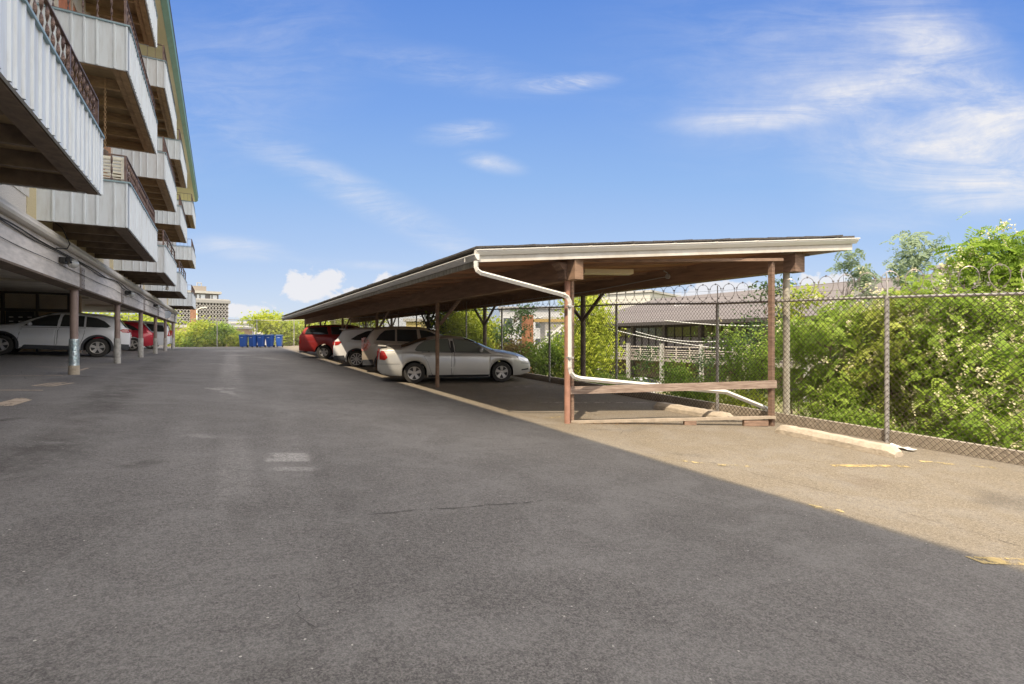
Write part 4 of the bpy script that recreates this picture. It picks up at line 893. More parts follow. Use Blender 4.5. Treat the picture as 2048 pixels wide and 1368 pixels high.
def make_car(name, label, cat, group, sp, P, phi, side):
    """P = where the outer face of the near rear tyre meets the ground; phi = heading; side -1 right / +1 left side towards the camera"""
    body = Body(sp); yw = side * (sp['W'] / 2 - .01); xr = sp['wx'][0]
    c, s_ = math.cos(phi), math.sin(phi); ox = P[0] - (xr * c - yw * s_); oy = P[1] - (xr * s_ + yw * c)
    root = empty(name, (0, 0, 0), label, cat, group)
    def wpt(x, y): return ox + x * c - y * s_, oy + x * s_ + y * c
    zr = sum(gz(*wpt(sp['wx'][0], y)) for y in (-.8, .8)) / 2; zf = sum(gz(*wpt(sp['wx'][1], y)) for y in (-.8, .8)) / 2
    if sp.get('z') is not None: zr = zf = sp['z']
    wb = sp['wx'][1] - sp['wx'][0]; pitch = math.atan2(zf - zr, wb); mx_, my_ = wpt((sp['wx'][0] + sp['wx'][1]) / 2, 0)
    xm = (sp['wx'][0] + sp['wx'][1]) / 2
    roll = 0
    if sp.get('z') is None:
        a1, a2 = wpt(xm, .8), wpt(xm, -.8); roll = math.atan2(gz(*a1) - gz(*a2), 1.6)
    root.matrix_world = Matrix.Translation((mx_, my_, (zr + zf) / 2)) @ Matrix.Rotation(phi, 4, 'Z') @ Matrix.Rotation(-pitch, 4, 'Y') @ Matrix.Rotation(roll, 4, 'X')
    T = -xm
    def fin(b, nm, m, par=root, **k):
        b.v = [(v[0] + T, v[1], v[2]) for v in b.v]; return b.build(nm, m, par, world=False, **k)
    b, vs, n, ns = body.mesh(); bo = fin(b, 'body', sp['paint'])
    bo.data.materials.append(M_UNDER)
    for i in range(ns - 1):
        for k in (0, n - 2): bo.data.polygons[i * (n - 1) + k].material_index = 1
    b = MB(); b.add([vs[i * n + k] for i in range(ns) for k in (0, n - 1)], [(2 * i, 2 * i + 1, 2 * i + 3, 2 * i + 2) for i in range(ns - 1)]); fin(b, 'floor_pan', M_UNDER)
    for sd in (-1, 1):
        for dp in sp['doors']:
            b = MB(); patch(body, dp, .0018, sd, b, 26, 12); ds_ = fin(b, 'door', M_TRIMK)
            b = MB(); patch(body, shrink(dp, .014), .0055, sd, b, 26, 12); fin(b, 'door_skin', sp['paint'], ds_)
            hx = min(p[0] for p in dp) + .17; hz = sp['hz']; y = body.y_at(hx, hz)
            b = MB(); b.tube([(hx - .1, sd * (y + .004), hz), (hx - .08, sd * (y + .035), hz + .004), (hx + .08, sd * (y + .035), hz + .004), (hx + .1, sd * (y + .004), hz)], .013, 6); fin(b, 'door_handle', sp.get('hpaint', sp['paint']), ds_)
        for wp_ in sp['wins']:
            b = MB(); patch(body, wp_, .008, sd, b, 16, 6); fr = fin(b, 'window', M_TRIMK); b = MB(); patch(body, shrink(wp_, .018), .0115, sd, b, 16, 6); fin(b, 'pane', sp['glass'], fr)
        for tp in sp['tail']:
            b = MB(); patch(body, tp, .012, sd, b, 8, 6); y_ = body.y_at(.05, tp[0][1]); z0 = min(p[1] for p in tp); z1 = max(p[1] for p in tp)
            xe = sp.get('tx', .0); b.box(xe - .012, xe + .08, sd * (body.W * .60) if sd > 0 else -body.W * .82, sd * body.W * .82 if sd > 0 else -body.W * .60, z0 + .02, z1 - .02); fin(b, 'tail_light', sp.get('tailm', M_TAIL))
        for hp in sp['head']:
            b = MB(); patch(body, hp, .01, sd, b, 8, 5); fin(b, 'headlight', M_HEAD)
        for pp in sp.get('pillars', []):
            b = MB(); patch(body, pp, .010, sd, b, 4, 5); fin(b, 'window_pillar', M_TRIMK)
        for pp in sp.get('slots', []):
            b = MB(); patch(body, pp, .008, sd, b, 6, 3); fin(b, 'bumper_slot', M_TRIMK)
        mxx, mzz = sp['mirror']; y = body.y_at(mxx, mzz)
        b = MB(); b.lathe([(-.11, .0), (-.10, .05), (-.03, .085), (.05, .085), (.10, .05), (.11, 0)], (0, 0, 0), 'y', 12); b.v = [(mxx + x_ * .8, sd * (y + .12) + y_, mzz + .03 + z_ * .85) for x_, y_, z_ in b.v]
        b.box(mxx - .03, mxx + .03, sd * y if sd > 0 else sd * (y + .1), sd * (y + .1) if sd > 0 else sd * y, mzz - .03, mzz + .01); fin(b, 'wing_mirror', sp['paint'])
        if sp.get('rails'):
            x0, x1 = sp['rails']; b = MB(); pts = []
            for x in np.linspace(x0, x1, 10):
                S = body.section(x)[12]; pts.append((x, sd * (S[0] - .03), S[1] + (.045 if x0 < x < x1 else .0)))
            b.tube(pts, .014, 6); fin(b, 'roof_rail', sp.get('railm', M_GUTT))
        if sp.get('clad'):
            b = MB(); th = sp['clad']
            for xw in sp['wx']:
                vs2 = []; A = np.linspace(-.25, math.pi + .25, 22)
                for a in A:
                    for rad, o in ((sp['Ra'] - .012, .004), (sp['Ra'] - .012, .018), (sp['Ra'] + th, .018), (sp['Ra'] + th, .0)):
                        x = xw + rad * math.cos(a); z = max(.17, sp['r'] + rad * math.sin(a)); xc = clampf(x, .03, sp['L'] - .03); xo = xw + (sp['Ra'] + .03) * math.cos(a); yy = body.y_at(clampf(xo, .03, sp['L'] - .03), max(z, .45)) + o
                        vs2.append((xc, sd * yy, z))
                fs = [(4 * i + k, 4 * i + (k + 1) % 4, 4 * i + 4 + (k + 1) % 4, 4 * i + 4 + k) for i in range(len(A) - 1) for k in range(4)]
                b.add(vs2, fs, True)
            xa, xb = sp['wx'][0] + sp['Ra'] + .04, sp['wx'][1] - sp['Ra'] - .04; zb_ = smooth_pts(sp['bot'], 2.3)
            patch(body, [(xa, zb_), (xb, zb_), (xb - .03, zb_ + sp['sill']), (xa + .03, zb_ + sp['sill'])], .014, sd, b, 12, 4)
            patch(body, [(.02, zb_ + .08), (xr - sp['Ra'] - .02, zb_ + .08), (xr - sp['Ra'] - .05, zb_ + .30), (.02, zb_ + .28)], .012, sd, b, 8, 4)
            fin(b, 'cladding', M_CLAD)
        else:
            xa, xb = sp['wx'][0] + sp['Ra'] + .04, sp['wx'][1] - sp['Ra'] - .04; zb_ = smooth_pts(sp['bot'], 2.3); b = MB()
            patch(body, [(xa, zb_), (xb, zb_), (xb, zb_ + .07), (xa, zb_ + .07)], .012, sd, b, 10, 3); fin(b, 'sill', M_TRIMK)
            if sp.get('mould'):
                b = MB(); z = sp['mould']; patch(body, [(xa + .12, z), (xb - .1, z - .01), (xb - .1, z + .03), (xa + .12, z + .04)], .013, sd, b, 10, 3); fin(b, 'side_moulding', sp['paint'])
        # wheels
        for xw in sp['wx']:
            r = sp['r']; hw = .11; yo = sd * (sp['W'] / 2 - .015 - hw); rr_ = sp.get('rim', .66) * r
            prof = [(-hw, rr_), (-hw * .98, r * .93), (-hw * .75, r * .985), (-hw * .3, r), (hw * .3, r), (hw * .75, r * .985), (hw * .98, r * .93), (hw, rr_), (hw * .8, rr_ * .98), (-hw * .8, rr_ * .98), (-hw, rr_)]
            b = MB(); b.lathe([(a * sd, q) for a, q in prof], (xw, yo, r), 'y', 32); wh = fin(b, 'wheel', M_TYRE)
            b = MB(); o = hw * sd; b.lathe([(o * .35, 0), (o * .35, rr_ * .97)], (xw, yo, r), 'y', 28); fin(b, 'backing_disc', M_RIMD, wh)  # plain dark disc backing the spokes
            b = MB(); b.lathe([(o * .97, rr_ * .90), (o * 1.0, rr_ * .96), (o * .95, rr_ * 1.01), (o * .4, rr_ * .96)], (xw, yo, r), 'y', 32)
            b.lathe([(o * .86, 0.0), (o * .88, rr_ * .12), (o * .8, rr_ * .20), (o * .4, rr_ * .2)], (xw, yo, r), 'y', 20)
            ns_ = sp.get('spokes', 5); sw = sp.get('spw', .3)
            for k in range(ns_):
                a = 2 * math.pi * k / ns_ + sp.get('sph', .3); ca, sa = math.cos(a), math.sin(a); v8 = []
                for yy in (o * .45, o * .90):
                    for rad, ww in ((rr_ * .12, rr_ * sw * .35), (rr_ * .94, rr_ * sw * .6)):
                        for t in (-1, 1): v8.append((xw + ca * rad - sa * ww * t, yo + yy - (o * .08 if rad < rr_ * .5 else 0), r + sa * rad + ca * ww * t))
                b.hexa([v8[0], v8[1], v8[3], v8[2], v8[4], v8[5], v8[7], v8[6]])
            fin(b, 'rim', sp.get('rimm', M_RIM), wh)
    wsx = sp['ws']; b = topglass(body, wsx[0], wsx[1], .93, .006); fin(b, 'windshield', M_GLS)
    rsx = sp['rs']; b = topglass(body, rsx[0], rsx[1], .90, .006); fin(b, 'rear_window', M_GLS)
    b = MB(); x = sp.get('tx', 0) - .015; z = sp['plate']; b.box(x - .008, x + .01, -.16, .16, z, z + .11); fin(b, 'number_plate', M_WHITE)
    if sp.get('spoiler'):
        xs_, zs_ = sp['spoiler']; b = MB(); hwid = body.W * sp.get('spoilw', .68); b.hexa([(xs_ - .05, -hwid, zs_), (xs_ + .2, -hwid * 1.04, zs_ - .01), (xs_ + .2, hwid * 1.04, zs_ - .01), (xs_ - .05, hwid, zs_), (xs_ - .06, -hwid, zs_ + .03), (xs_ + .2, -hwid * 1.04, zs_ + .02), (xs_ + .2, hwid * 1.04, zs_ + .02), (xs_ - .06, hwid, zs_ + .03)]); fin(b, 'spoiler', sp['paint'], bevel=.01)
    if sp.get('tow'):
        b = MB(); b.bar((-.12, 0, .36), (.3, 0, .36), .06, .06); fin(b, 'tow_hitch', M_TRIMK)
    return root
M_HEAD.node_tree.nodes['Principled BSDF'].inputs['Metallic'].default_value = .35
GC = 'cars parked nose-in under the carport'; GG = 'cars parked in the open garage'
sedan = dict(pillars=[[(2.16, .95), (2.31, .95), (2.29, 1.385), (2.14, 1.385)], [(1.50, .96), (1.54, .96), (1.53, 1.345), (1.49, 1.335)]], slots=[[(4.45, .36), (4.70, .38), (4.70, .43), (4.45, .40)], [(4.42, .60), (4.74, .575), (4.74, .585), (4.42, .61)], [(.03, .60), (.66, .60), (.66, .608), (.03, .608)]], L=4.78, W=1.776, r=.32, Ra=.375, wx=(1.09, 3.79), paint=paint('silver_paint', (.56, .54, .49)), glass=M_GLG,
    top=[(0, .62), (.015, .86), (.04, 1.03), (.09, 1.10), (.3, 1.13), (.70, 1.14), (.95, 1.225), (1.25, 1.345), (1.6, 1.425), (1.85, 1.45), (2.15, 1.46), (2.6, 1.43), (2.95, 1.32), (3.3, 1.16), (3.62, 1.03), (4.0, .985), (4.38, .905), (4.6, .82), (4.71, .73), (4.765, .64), (4.78, .56)],
    belt=[(0, .97), (.7, .98), (2.3, .93), (3.6, .885), (4.78, .70)], bot=[(0, .42), (.12, .30), (.5, .25), (1.5, .19), (3.4, .19), (4.4, .22), (4.78, .30)],
    doors=[[(1.30, .965), (2.25, .945), (2.22, .24), (1.62, .24), (1.50, .62)], [(2.27, .945), (3.46, .91), (3.42, .24), (2.24, .24)]],
    wins=[[(1.10, 1.02), (1.20, 1.18), (1.45, 1.32), (1.72, 1.37), (2.18, 1.385), (2.21, .955), (1.14, .985)], [(2.27, .955), (2.25, 1.385), (2.58, 1.365), (2.92, 1.26), (3.42, .925)]],
    tail=[[(.02, 1.02), (.20, .99), (.30, .80), (.22, .72), (.03, .74)]], head=[[(4.26, .84), (4.36, .875), (4.70, .74), (4.70, .64), (4.42, .67)]],
    mirror=(3.12, 1.0), ws=(2.62, 3.58), rs=(.70, 1.45), hz=.84, mould=.47, plate=.72, spoiler=(.06, 1.13), spoilw=.72, spokes=5, spw=.42, sph=.3, rim=.64, ra=.17, rt=.5, fa=.30, tx=.0)
P = px(828.8, 768, 15.5); P.z = 0
sedan['hpaint'] = mat('bright_handle', (.6, .58, .53), .3, metal=.6)
make_car('silver_sedan', 'silver four-door sedan with red tail light nearest under the carport', 'car', GC, sedan, P, R(-16.9), -1)
tan = dict(L=4.85, W=1.87, r=.365, Ra=.43, wx=(.90, 3.70), paint=paint('tan_paint', (.50, .42, .33)), glass=M_GLS,
    top=[(0, .85), (.012, 1.05), (.04, 1.16), (.11, 1.24), (.22, 1.40), (.34, 1.60), (.46, 1.70), (.8, 1.745), (1.5, 1.76), (2.2, 1.73), (2.7, 1.62), (3.1, 1.40), (3.5, 1.17), (4.0, 1.08), (4.5, .97), (4.74, .82), (4.85, .60)],
    belt=[(0, 1.14), (1, 1.17), (2.6, 1.10), (3.6, 1.02), (4.85, .8)], bot=[(0, .50), (.1, .40), (.4, .34), (1.5, .24), (3.2, .24), (4.5, .28), (4.85, .36)],
    doors=[[(1.30, 1.15), (2.08, 1.12), (2.08, .30), (1.48, .30), (1.36, .72)], [(2.10, 1.12), (3.16, 1.06), (3.18, .30), (2.10, .30)]],
    wins=[[(.50, 1.24), (.64, 1.44), (.82, 1.60), (1.20, 1.64), (1.20, 1.20)], [(1.27, 1.20), (1.27, 1.645), (2.02, 1.63), (2.05, 1.16)], [(2.12, 1.16), (2.10, 1.63), (2.48, 1.56), (2.76, 1.42), (3.12, 1.12)]],
    tail=[[(.02, 1.18), (.12, 1.34), (.22, 1.28), (.34, 1.08), (.18, .86), (.02, .84)]], tailm=M_TAILW, head=[[(4.3, .90), (4.5, .92), (4.75, .74), (4.5, .72)]],
    mirror=(2.95, 1.16), ws=(2.45, 3.45), rs=(.14, .42), hz=1.0, plate=.85, rails=(.75, 2.4), railm=mat('brass_rail', (.45, .36, .2), .4), clad=.045, sill=.10, spokes=6, spw=.45, rim=.66, ra=.20, rt=.6, tx=.0)
P = px(774, 750, 19.0); make_car('tan_crossover', 'tan crossover with a clear and red tail light beside the silver sedan', 'car', GC, tan, P, R(-16.5), -1)
wht = dict(L=4.70, W=1.86, r=.355, Ra=.415, wx=(.96, 3.66), paint=paint('pearl_white_paint', (.80, .79, .76), .05), glass=M_GLS,
    top=[(0, .85), (.012, 1.02), (.05, 1.14), (.15, 1.26), (.26, 1.42), (.34, 1.56), (.42, 1.62), (.8, 1.68), (1.4, 1.70), (2.1, 1.68), (2.6, 1.56), (3.0, 1.37), (3.4, 1.14), (3.9, 1.05), (4.4, .95), (4.62, .8), (4.70, .58)],
    belt=[(0, 1.12), (1, 1.13), (2.6, 1.05), (3.6, .99), (4.7, .78)], bot=[(0, .46), (.1, .36), (.4, .30), (1.5, .22), (3.2, .22), (4.4, .26), (4.70, .34)],
    doors=[[(1.34, 1.10), (2.12, 1.07), (2.12, .28), (1.52, .28), (1.40, .70)], [(2.14, 1.07), (3.2, 1.01), (3.2, .28), (2.14, .28)]],
    wins=[[(.72, 1.20), (1.0, 1.38), (1.40, 1.55), (2.04, 1.585), (2.08, 1.12), (.9, 1.16)], [(2.15, 1.12), (2.12, 1.58), (2.5, 1.50), (3.1, 1.08)]],
    tail=[[(.03, 1.10), (.30, 1.12), (.36, 1.08), (.22, .96), (.04, .94)]], head=[[(4.2, .86), (4.4, .9), (4.6, .74), (4.4, .7)]],
    mirror=(2.9, 1.12), ws=(2.4, 3.35), rs=(.12, .33), hz=.96, plate=.8, clad=.05, sill=.12, spokes=10, spw=.16, rim=.72, ra=.20, rt=.6, spoiler=(.30, 1.62), spoilw=.64, tx=.0)
P = px(713.2, 735, 21.9); make_car('white_crossover', 'white crossover with black wheel arches and dark alloy wheels parked behind the tan one', 'car', GC, wht, P, R(-16), -1)
red = dict(L=4.95, W=1.93, r=.37, Ra=.44, wx=(1.24, 4.16), paint=paint('dark_red_paint', (.33, .022, .018), .25), glass=M_GLS,
    top=[(0, 1.0), (.012, 1.22), (.04, 1.31), (.12, 1.46), (.26, 1.68), (.36, 1.78), (.7, 1.82), (1.6, 1.85), (2.6, 1.83), (3.0, 1.74), (3.3, 1.52), (3.62, 1.25), (4.0, 1.19), (4.6, 1.12), (4.85, .95), (4.95, .70)],
    belt=[(0, 1.28), (1, 1.29), (3.5, 1.2), (4.95, .95)], bot=[(0, .48), (.3, .44), (1.5, .34), (3.6, .34), (4.6, .36), (4.95, .42)],
    doors=[[(1.66, 1.26), (2.44, 1.24), (2.44, .40), (1.84, .40), (1.70, .80)], [(2.46, 1.24), (3.46, 1.20), (3.46, .40), (2.46, .40)]],
    wins=[[(.30, 1.34), (.42, 1.66), (.60, 1.71), (1.46, 1.735), (1.5, 1.31)], [(1.64, 1.31), (1.60, 1.735), (2.36, 1.735), (2.40, 1.29)], [(2.48, 1.29), (2.46, 1.73), (2.98, 1.65), (3.3, 1.40), (3.42, 1.25)]],
    tail=[[(.02, 1.24), (.14, 1.24), (.12, .86), (.02, .86)]], head=[[(4.5, 1.0), (4.8, .98), (4.8, .8), (4.5, .84)]],
    mirror=(3.2, 1.3), ws=(3.02, 3.58), rs=(.10, .32), hz=1.1, mould=.72, plate=.9, rails=(.6, 2.6), railm=M_TRIMK, spokes=5, spw=.5, rim=.60, ra=.06, rt=.15, fa=.12, tow=True, tum=.22, tx=.0)
P = px(647.5, 716.4, 27.4); make_car('dark_red_suv', 'boxy dark red suv with a tow hitch, farthest car under the carport', 'car', GC, red, P, R(-16), -1)
rav = dict(L=4.60, W=1.86, r=.362, Ra=.43, wx=(.98, 3.67), paint=paint('white_suv_paint', (.82, .83, .85), .0), glass=M_GLS,
    top=[(0, .85), (.012, 1.02), (.05, 1.12), (.15, 1.22), (.28, 1.40), (.40, 1.56), (.50, 1.60), (.9, 1.655), (1.6, 1.69), (2.2, 1.665), (2.6, 1.55), (3.0, 1.36), (3.35, 1.18), (3.6, 1.12), (4.1, 1.07), (4.4, .98), (4.54, .82), (4.60, .60)],
    belt=[(0, 1.12), (1, 1.12), (2.6, 1.06), (3.5, 1.04), (4.6, .85)], bot=[(0, .46), (.1, .36), (.4, .30), (1.5, .24), (3.2, .24), (4.3, .28), (4.60, .36)],
    doors=[[(1.36, 1.10), (2.16, 1.07), (2.20, .30), (1.56, .30), (1.42, .72)], [(2.18, 1.07), (3.16, 1.03), (3.28, .30), (2.22, .30)]],
    wins=[[(.62, 1.20), (.80, 1.38), (1.06, 1.50), (1.36, 1.53), (1.36, 1.13), (.72, 1.14)], [(1.42, 1.13), (1.42, 1.54), (2.04, 1.57), (2.10, 1.11)], [(2.16, 1.11), (2.12, 1.57), (2.44, 1.50), (2.80, 1.33), (3.10, 1.08)]],
    tail=[[(.03, 1.14), (.26, 1.12), (.34, 1.06), (.24, .98), (.03, .98)]], head=[[(4.2, .98), (4.4, .96), (4.54, .84), (4.3, .84)]],
    mirror=(2.92, 1.12), ws=(2.4, 3.32), rs=(.14, .40), hz=.98, plate=.8, clad=.065, sill=.16, spokes=5, spw=.42, sph=.3, rim=.64, ra=.20, rt=.6, tx=.0, spoiler=(.36, 1.60), spoilw=.60)
P = px(193.8, 716.4, 19.6); make_car('white_suv', 'white compact suv with black wheel arches parked behind the nearest garage columns', 'car', GG, rav, P, R(185.5), 1)
rx = dict(L=4.75, W=1.87, r=.36, Ra=.42, wx=(.98, 3.75), paint=paint('wine_red_paint', (.50, .02, .045), .25), glass=M_GLS,
    top=[(0, .60), (.02, .88), (.06, 1.02), (.18, 1.14), (.34, 1.34), (.52, 1.55), (.62, 1.62), (1.0, 1.66), (1.7, 1.67), (2.3, 1.62), (2.8, 1.43), (3.3, 1.18), (3.7, 1.08), (4.3, .98), (4.62, .82), (4.75, .60)],
    belt=[(0, 1.05), (.9, 1.10), (2.6, 1.03), (3.5, .97), (4.75, .78)], bot=[(0, .46), (.1, .34), (.4, .29), (1.5, .22), (3.3, .22), (4.4, .26), (4.75, .34)],
    doors=[[(1.34, 1.08), (2.14, 1.05), (2.16, .28), (1.54, .28), (1.40, .70)], [(2.16, 1.05), (3.2, 1.0), (3.26, .28), (2.18, .28)]],
    wins=[[(.72, 1.16), (.98, 1.36), (1.36, 1.50), (1.36, 1.12)], [(1.42, 1.12), (1.42, 1.51), (2.04, 1.53), (2.08, 1.09)], [(2.15, 1.09), (2.12, 1.53), (2.5, 1.45), (3.1, 1.04)]],
    tail=[[(.03, 1.06), (.34, 1.10), (.40, 1.04), (.24, .94), (.03, .92)]], tailm=mat('bright_tail_red', (.65, .03, .05), .2, coat=.6), head=[[(4.3, .9), (4.5, .88), (4.66, .72), (4.4, .74)]],
    mirror=(2.95, 1.06), ws=(2.5, 3.3), rs=(.16, .52), hz=.94, plate=.8, spokes=5, spw=.3, rim=.70, ra=.24, rt=.7, tx=.0)
P = px(263.9, 704.6, 28.0); make_car('wine_red_crossover', 'wine red crossover between the white suv and the white van in the garage', 'car', GG, rx, P, R(184), 1)
van = dict(L=5.0, W=1.95, r=.35, Ra=.41, wx=(1.05, 4.0), paint=paint('van_white_paint', (.78, .81, .85), .0), glass=M_GLS,
    top=[(0, .60), (.02, 1.0), (.05, 1.18), (.12, 1.40), (.22, 1.66), (.34, 1.76), (.8, 1.80), (2.0, 1.82), (2.9, 1.76), (3.5, 1.45), (4.0, 1.18), (4.5, 1.02), (4.85, .85), (5.0, .60)],
    belt=[(0, 1.12), (3, 1.08), (4, 1.0), (5, .8)], bot=[(0, .42), (.1, .34), (.4, .28), (1.5, .2), (3.6, .2), (4.6, .26), (5.0, .34)],
    doors=[[(1.5, 1.08), (2.5, 1.07), (2.5, .26), (1.6, .26), (1.52, .66)], [(2.52, 1.07), (3.5, 1.03), (3.5, .26), (2.52, .26)]],
    wins=[[(.30, 1.16), (.42, 1.58), (1.36, 1.66), (1.40, 1.15)], [(1.48, 1.14), (1.46, 1.66), (2.42, 1.67), (2.44, 1.12)], [(2.52, 1.12), (2.5, 1.67), (3.0, 1.55), (3.6, 1.10)]],
    tail=[[(.02, 1.30), (.12, 1.28), (.16, .90), (.02, .88)]], head=[[(4.5, .86), (4.8, .84), (4.88, .7), (4.6, .7)]],
    mirror=(3.4, 1.1), ws=(2.95, 3.95), rs=(.08, .30), hz=.98, plate=.8, spokes=7, spw=.3, rim=.64, ra=.14, rt=.4, tum=.2, tx=.0)
P = px(300, 701, 33.4); make_car('white_minivan', 'white minivan farthest along the garage behind the wine red crossover', 'car', GG, van, P, R(180), 1)
yard = dict(sedan); yard['z'] = -4.55; yard['paint'] = paint('yard_white_paint', (.7, .7, .7), .0)
P = pv(1206, 756, 30); make_car('white_sedan', 'white sedan in the lower yard, half hidden left of the nearest shrubs', 'car', 'cars in the lower yard', yard, P, R(95), -1)
P = pv(1318, 765, 30); make_car('white_sedan', 'second white sedan in the lower yard, in front of the warehouse deck', 'car', 'cars in the lower yard', dict(yard, L=4.78), P, R(90), -1)
# ================================================================== VEGETATION
def leaf_obj(name, V, tint, m, parent):
    """V: (n, 4, 3) leaf quads, tint: (n,)"""
    n = len(V); me = bpy.data.meshes.new(name); me.vertices.add(n * 4); me.vertices.foreach_set('co', (V - np.array(parent.location)).astype(np.float32).ravel())
    me.loops.add(n * 4); me.loops.foreach_set('vertex_index', np.arange(n * 4, dtype=np.int32)); me.polygons.add(n)
    me.polygons.foreach_set('loop_start', np.arange(0, n * 4, 4, dtype=np.int32)); me.polygons.foreach_set('loop_total', np.full(n, 4, dtype=np.int32))
    me.update(calc_edges=True); a = me.attributes.new('tint', 'FLOAT', 'POINT'); a.data.foreach_set('value', np.repeat(tint, 4).astype(np.float32)); me.materials.append(m)
    o = bpy.data.objects.new(name, me); COL.objects.link(o); o.parent = parent; return o
def norm(a): return a / np.maximum(1e-9, np.linalg.norm(a, axis=-1, keepdims=True))
def leaves(rng, C, size, jit=.3, up=.5, asp=.5):
    n = len(C); d = norm(rng.normal(size=(n, 3))); nn = norm(.75 * rng.normal(size=(n, 3)) + np.array([-.55, -.5, .35 + up])); t = norm(np.cross(nn, d)); d = np.cross(t, nn)
    s = size * (1 + jit * rng.normal(size=(n, 1))).clip(.4, 1.8)
    return np.stack([C - d * s, C - t * s * asp, C + d * s, C + t * s * asp], 1)
def fronds(rng, C, L, k=6, lw=.017, ll=.034, droop=.5):
    """compound leaves: pairs of small leaflets along a drooping rachis"""
    n = len(C); d = norm(rng.normal(size=(n, 3)) * np.array([1, 1, .5]) + np.array([0, 0, -.1])); side = norm(np.cross(d, np.array([-.4, -.4, .75]) + .72 * rng.normal(size=(n, 3)))); up = np.cross(side, d); out = []
    Ls = L * (1 + .25 * rng.normal(size=(n, 1))).clip(.5, 1.6)
    for i in range(k):
        t = (i + .6) / k; c = C + d * Ls * t - np.array([0, 0, 1.]) * Ls * droop * t * t
        for sg in (-1, 1):
            ax = norm(side * sg + d * .45 + up * rng.normal(size=(n, 1)) * .25); w_ = norm(np.cross(ax, up)) * lw * Ls / L; l_ = ax * ll * (1 - .35 * abs(t - .5)) * Ls / L * 2
            out.append(np.stack([c, c + l_ * .5 - w_, c + l_, c + l_ * .5 + w_], 1))
    return np.concatenate(out, 0)
def path(a, b, rng, bend=.15, n=6):
    a, b = np.array(a, float), np.array(b, float); L = np.linalg.norm(b - a); o = rng.normal(size=3) * bend * L; o[2] = abs(o[2]) * .5
    return [tuple(a + (b - a) * t + o * math.sin(math.pi * t) * .6 + rng.normal(size=3) * .012 * L) for t in np.linspace(0, 1, n)]
M_BARK = mat('bark', (.16, .12, .085), .9, var=.5, scale=12, bump=.5)
M_LOC = leafmat('locust_leaves', (.19, .27, .035), (.56, .60, .13), .5); M_LOC2 = leafmat('fresh_locust_leaves', (.15, .27, .03), (.48, .60, .10), .5); M_YG = leafmat('yellow_green_leaves', (.26, .36, .03), (.56, .58, .08), .5)
M_MID = leafmat('mid_green_leaves', (.13, .24, .03), (.38, .50, .08)); M_DKG = leafmat('dark_green_leaves', (.035, .075, .025), (.10, .17, .045)); M_BLO = leafmat('cream_blossom', (.62, .56, .34), (.80, .74, .50), .3)
M_ORG = leafmat('rusty_leaves', (.20, .16, .04), (.46, .30, .08)); M_BLU = leafmat('blue_green_leaves', (.16, .24, .15), (.40, .48, .30))
def plant(name, label, cat, base, blobs, seed, kind='leaf', leafm=None, nleaf=4000, size=.05, trunk_r=.05, group=None, blossom=0, stems=1, clump=.22, twigs=14, ncl=None):
    """blobs: (centre, radii) ellipsoids that the crown fills unevenly"""
    rng = np.random.default_rng(seed); base = Vector(base); root = empty(name, base, label, cat, group); b = MB(); tips = []
    vol = np.array([r[0] * r[1] * r[2] for _, r in blobs]); vol = vol / vol.sum()
    ncl = ncl or max(14, int(nleaf / 55)); cl = []
    for (c, r), f in zip(blobs, vol):
        m = max(3, int(ncl * f)); q = norm(rng.normal(size=(m, 3))) * (rng.random((m, 1)) ** .42); cl.append(np.array(c) + q * np.array(r))
    cl = np.concatenate(cl, 0); top = np.array([c for c, _ in blobs]).mean(0)
    for s in range(stems):
        c, r = blobs[s % len(blobs)]; c = np.array(c); st = np.array(base) + (rng.normal(size=3) * np.array([.25, .25, 0]) if stems > 1 else 0); e = c + rng.normal(size=3) * np.array(r) * .25 + np.array([0, 0, r[2] * .6])
        P_ = path(st - np.array([0, 0, .15]), e, rng, .06, 8); b.tube(P_, [trunk_r * (1 - .82 * i / 7) for i in range(8)], 7)
        tips.append(P_)
    tr = b.build('trunk', M_BARK, root)
    b = MB(); idx = rng.choice(len(cl), min(len(cl), twigs), replace=False)
    for i in idx:
        P_ = tips[rng.integers(len(tips))]; zc = cl[i][2]; k = min(range(1, 8), key=lambda j: abs(P_[j][2] - (zc - .35 * abs(zc - P_[0][2]) * .5))); q = path(P_[k], cl[i], rng, .12, 5); rr0 = trunk_r * .38
        b.tube(q, [rr0 * (1 - .8 * j / 4) for j in range(5)], 5, False)
    if b.v: b.build('limbs', M_BARK, root)
    wgt = rng.random(len(cl)) ** 1.5 + .12; per = rng.choice(len(cl), nleaf, p=wgt / wgt.sum()); C = cl[per] + rng.normal(size=(nleaf, 3)) * clump * np.array([1, 1, .75])
    ct = rng.random(len(cl)); tint = (.55 * ct[per] + .45 * rng.random(nleaf)).clip(0, 1)
    if kind == 'frond': V = fronds(rng, C, size); tint = np.tile(tint, 12) * .8 + .2 * rng.random(len(V))
    else: V = leaves(rng, C, size)
    leaf_obj('crown', V, tint, leafm, root)
    if blossom:
        per = rng.choice(len(cl), blossom // 14 + 1); C = np.repeat(cl[per] + rng.normal(size=(len(per), 3)) * clump * 1.1, 14, 0); C = C + rng.normal(size=C.shape) * np.array([.026, .026, .05])
        leaf_obj('blossom', leaves(rng, C, .020, asp=.8), rng.random(len(C)), M_BLO, root)
    return root
def tz(p): return terrain(p[0], p[1])
def bl(x, y, Z, rx, ry, rd=None):
    """ellipsoid seen at photo pixel (x, y), Z metres away, rx by ry photo pixels across and rd metres deep"""
    p = px(x, y, Z); k = Z / F; a = rx * k; h = ry * k; d = rd if rd else a
    return ((p.x, p.y, p.z), (max(.15, (a * CT) ** 2 + (d * ST) ** 2) ** .5 if True else a, ((a * ST) ** 2 + (d * CT) ** 2) ** .5, h))
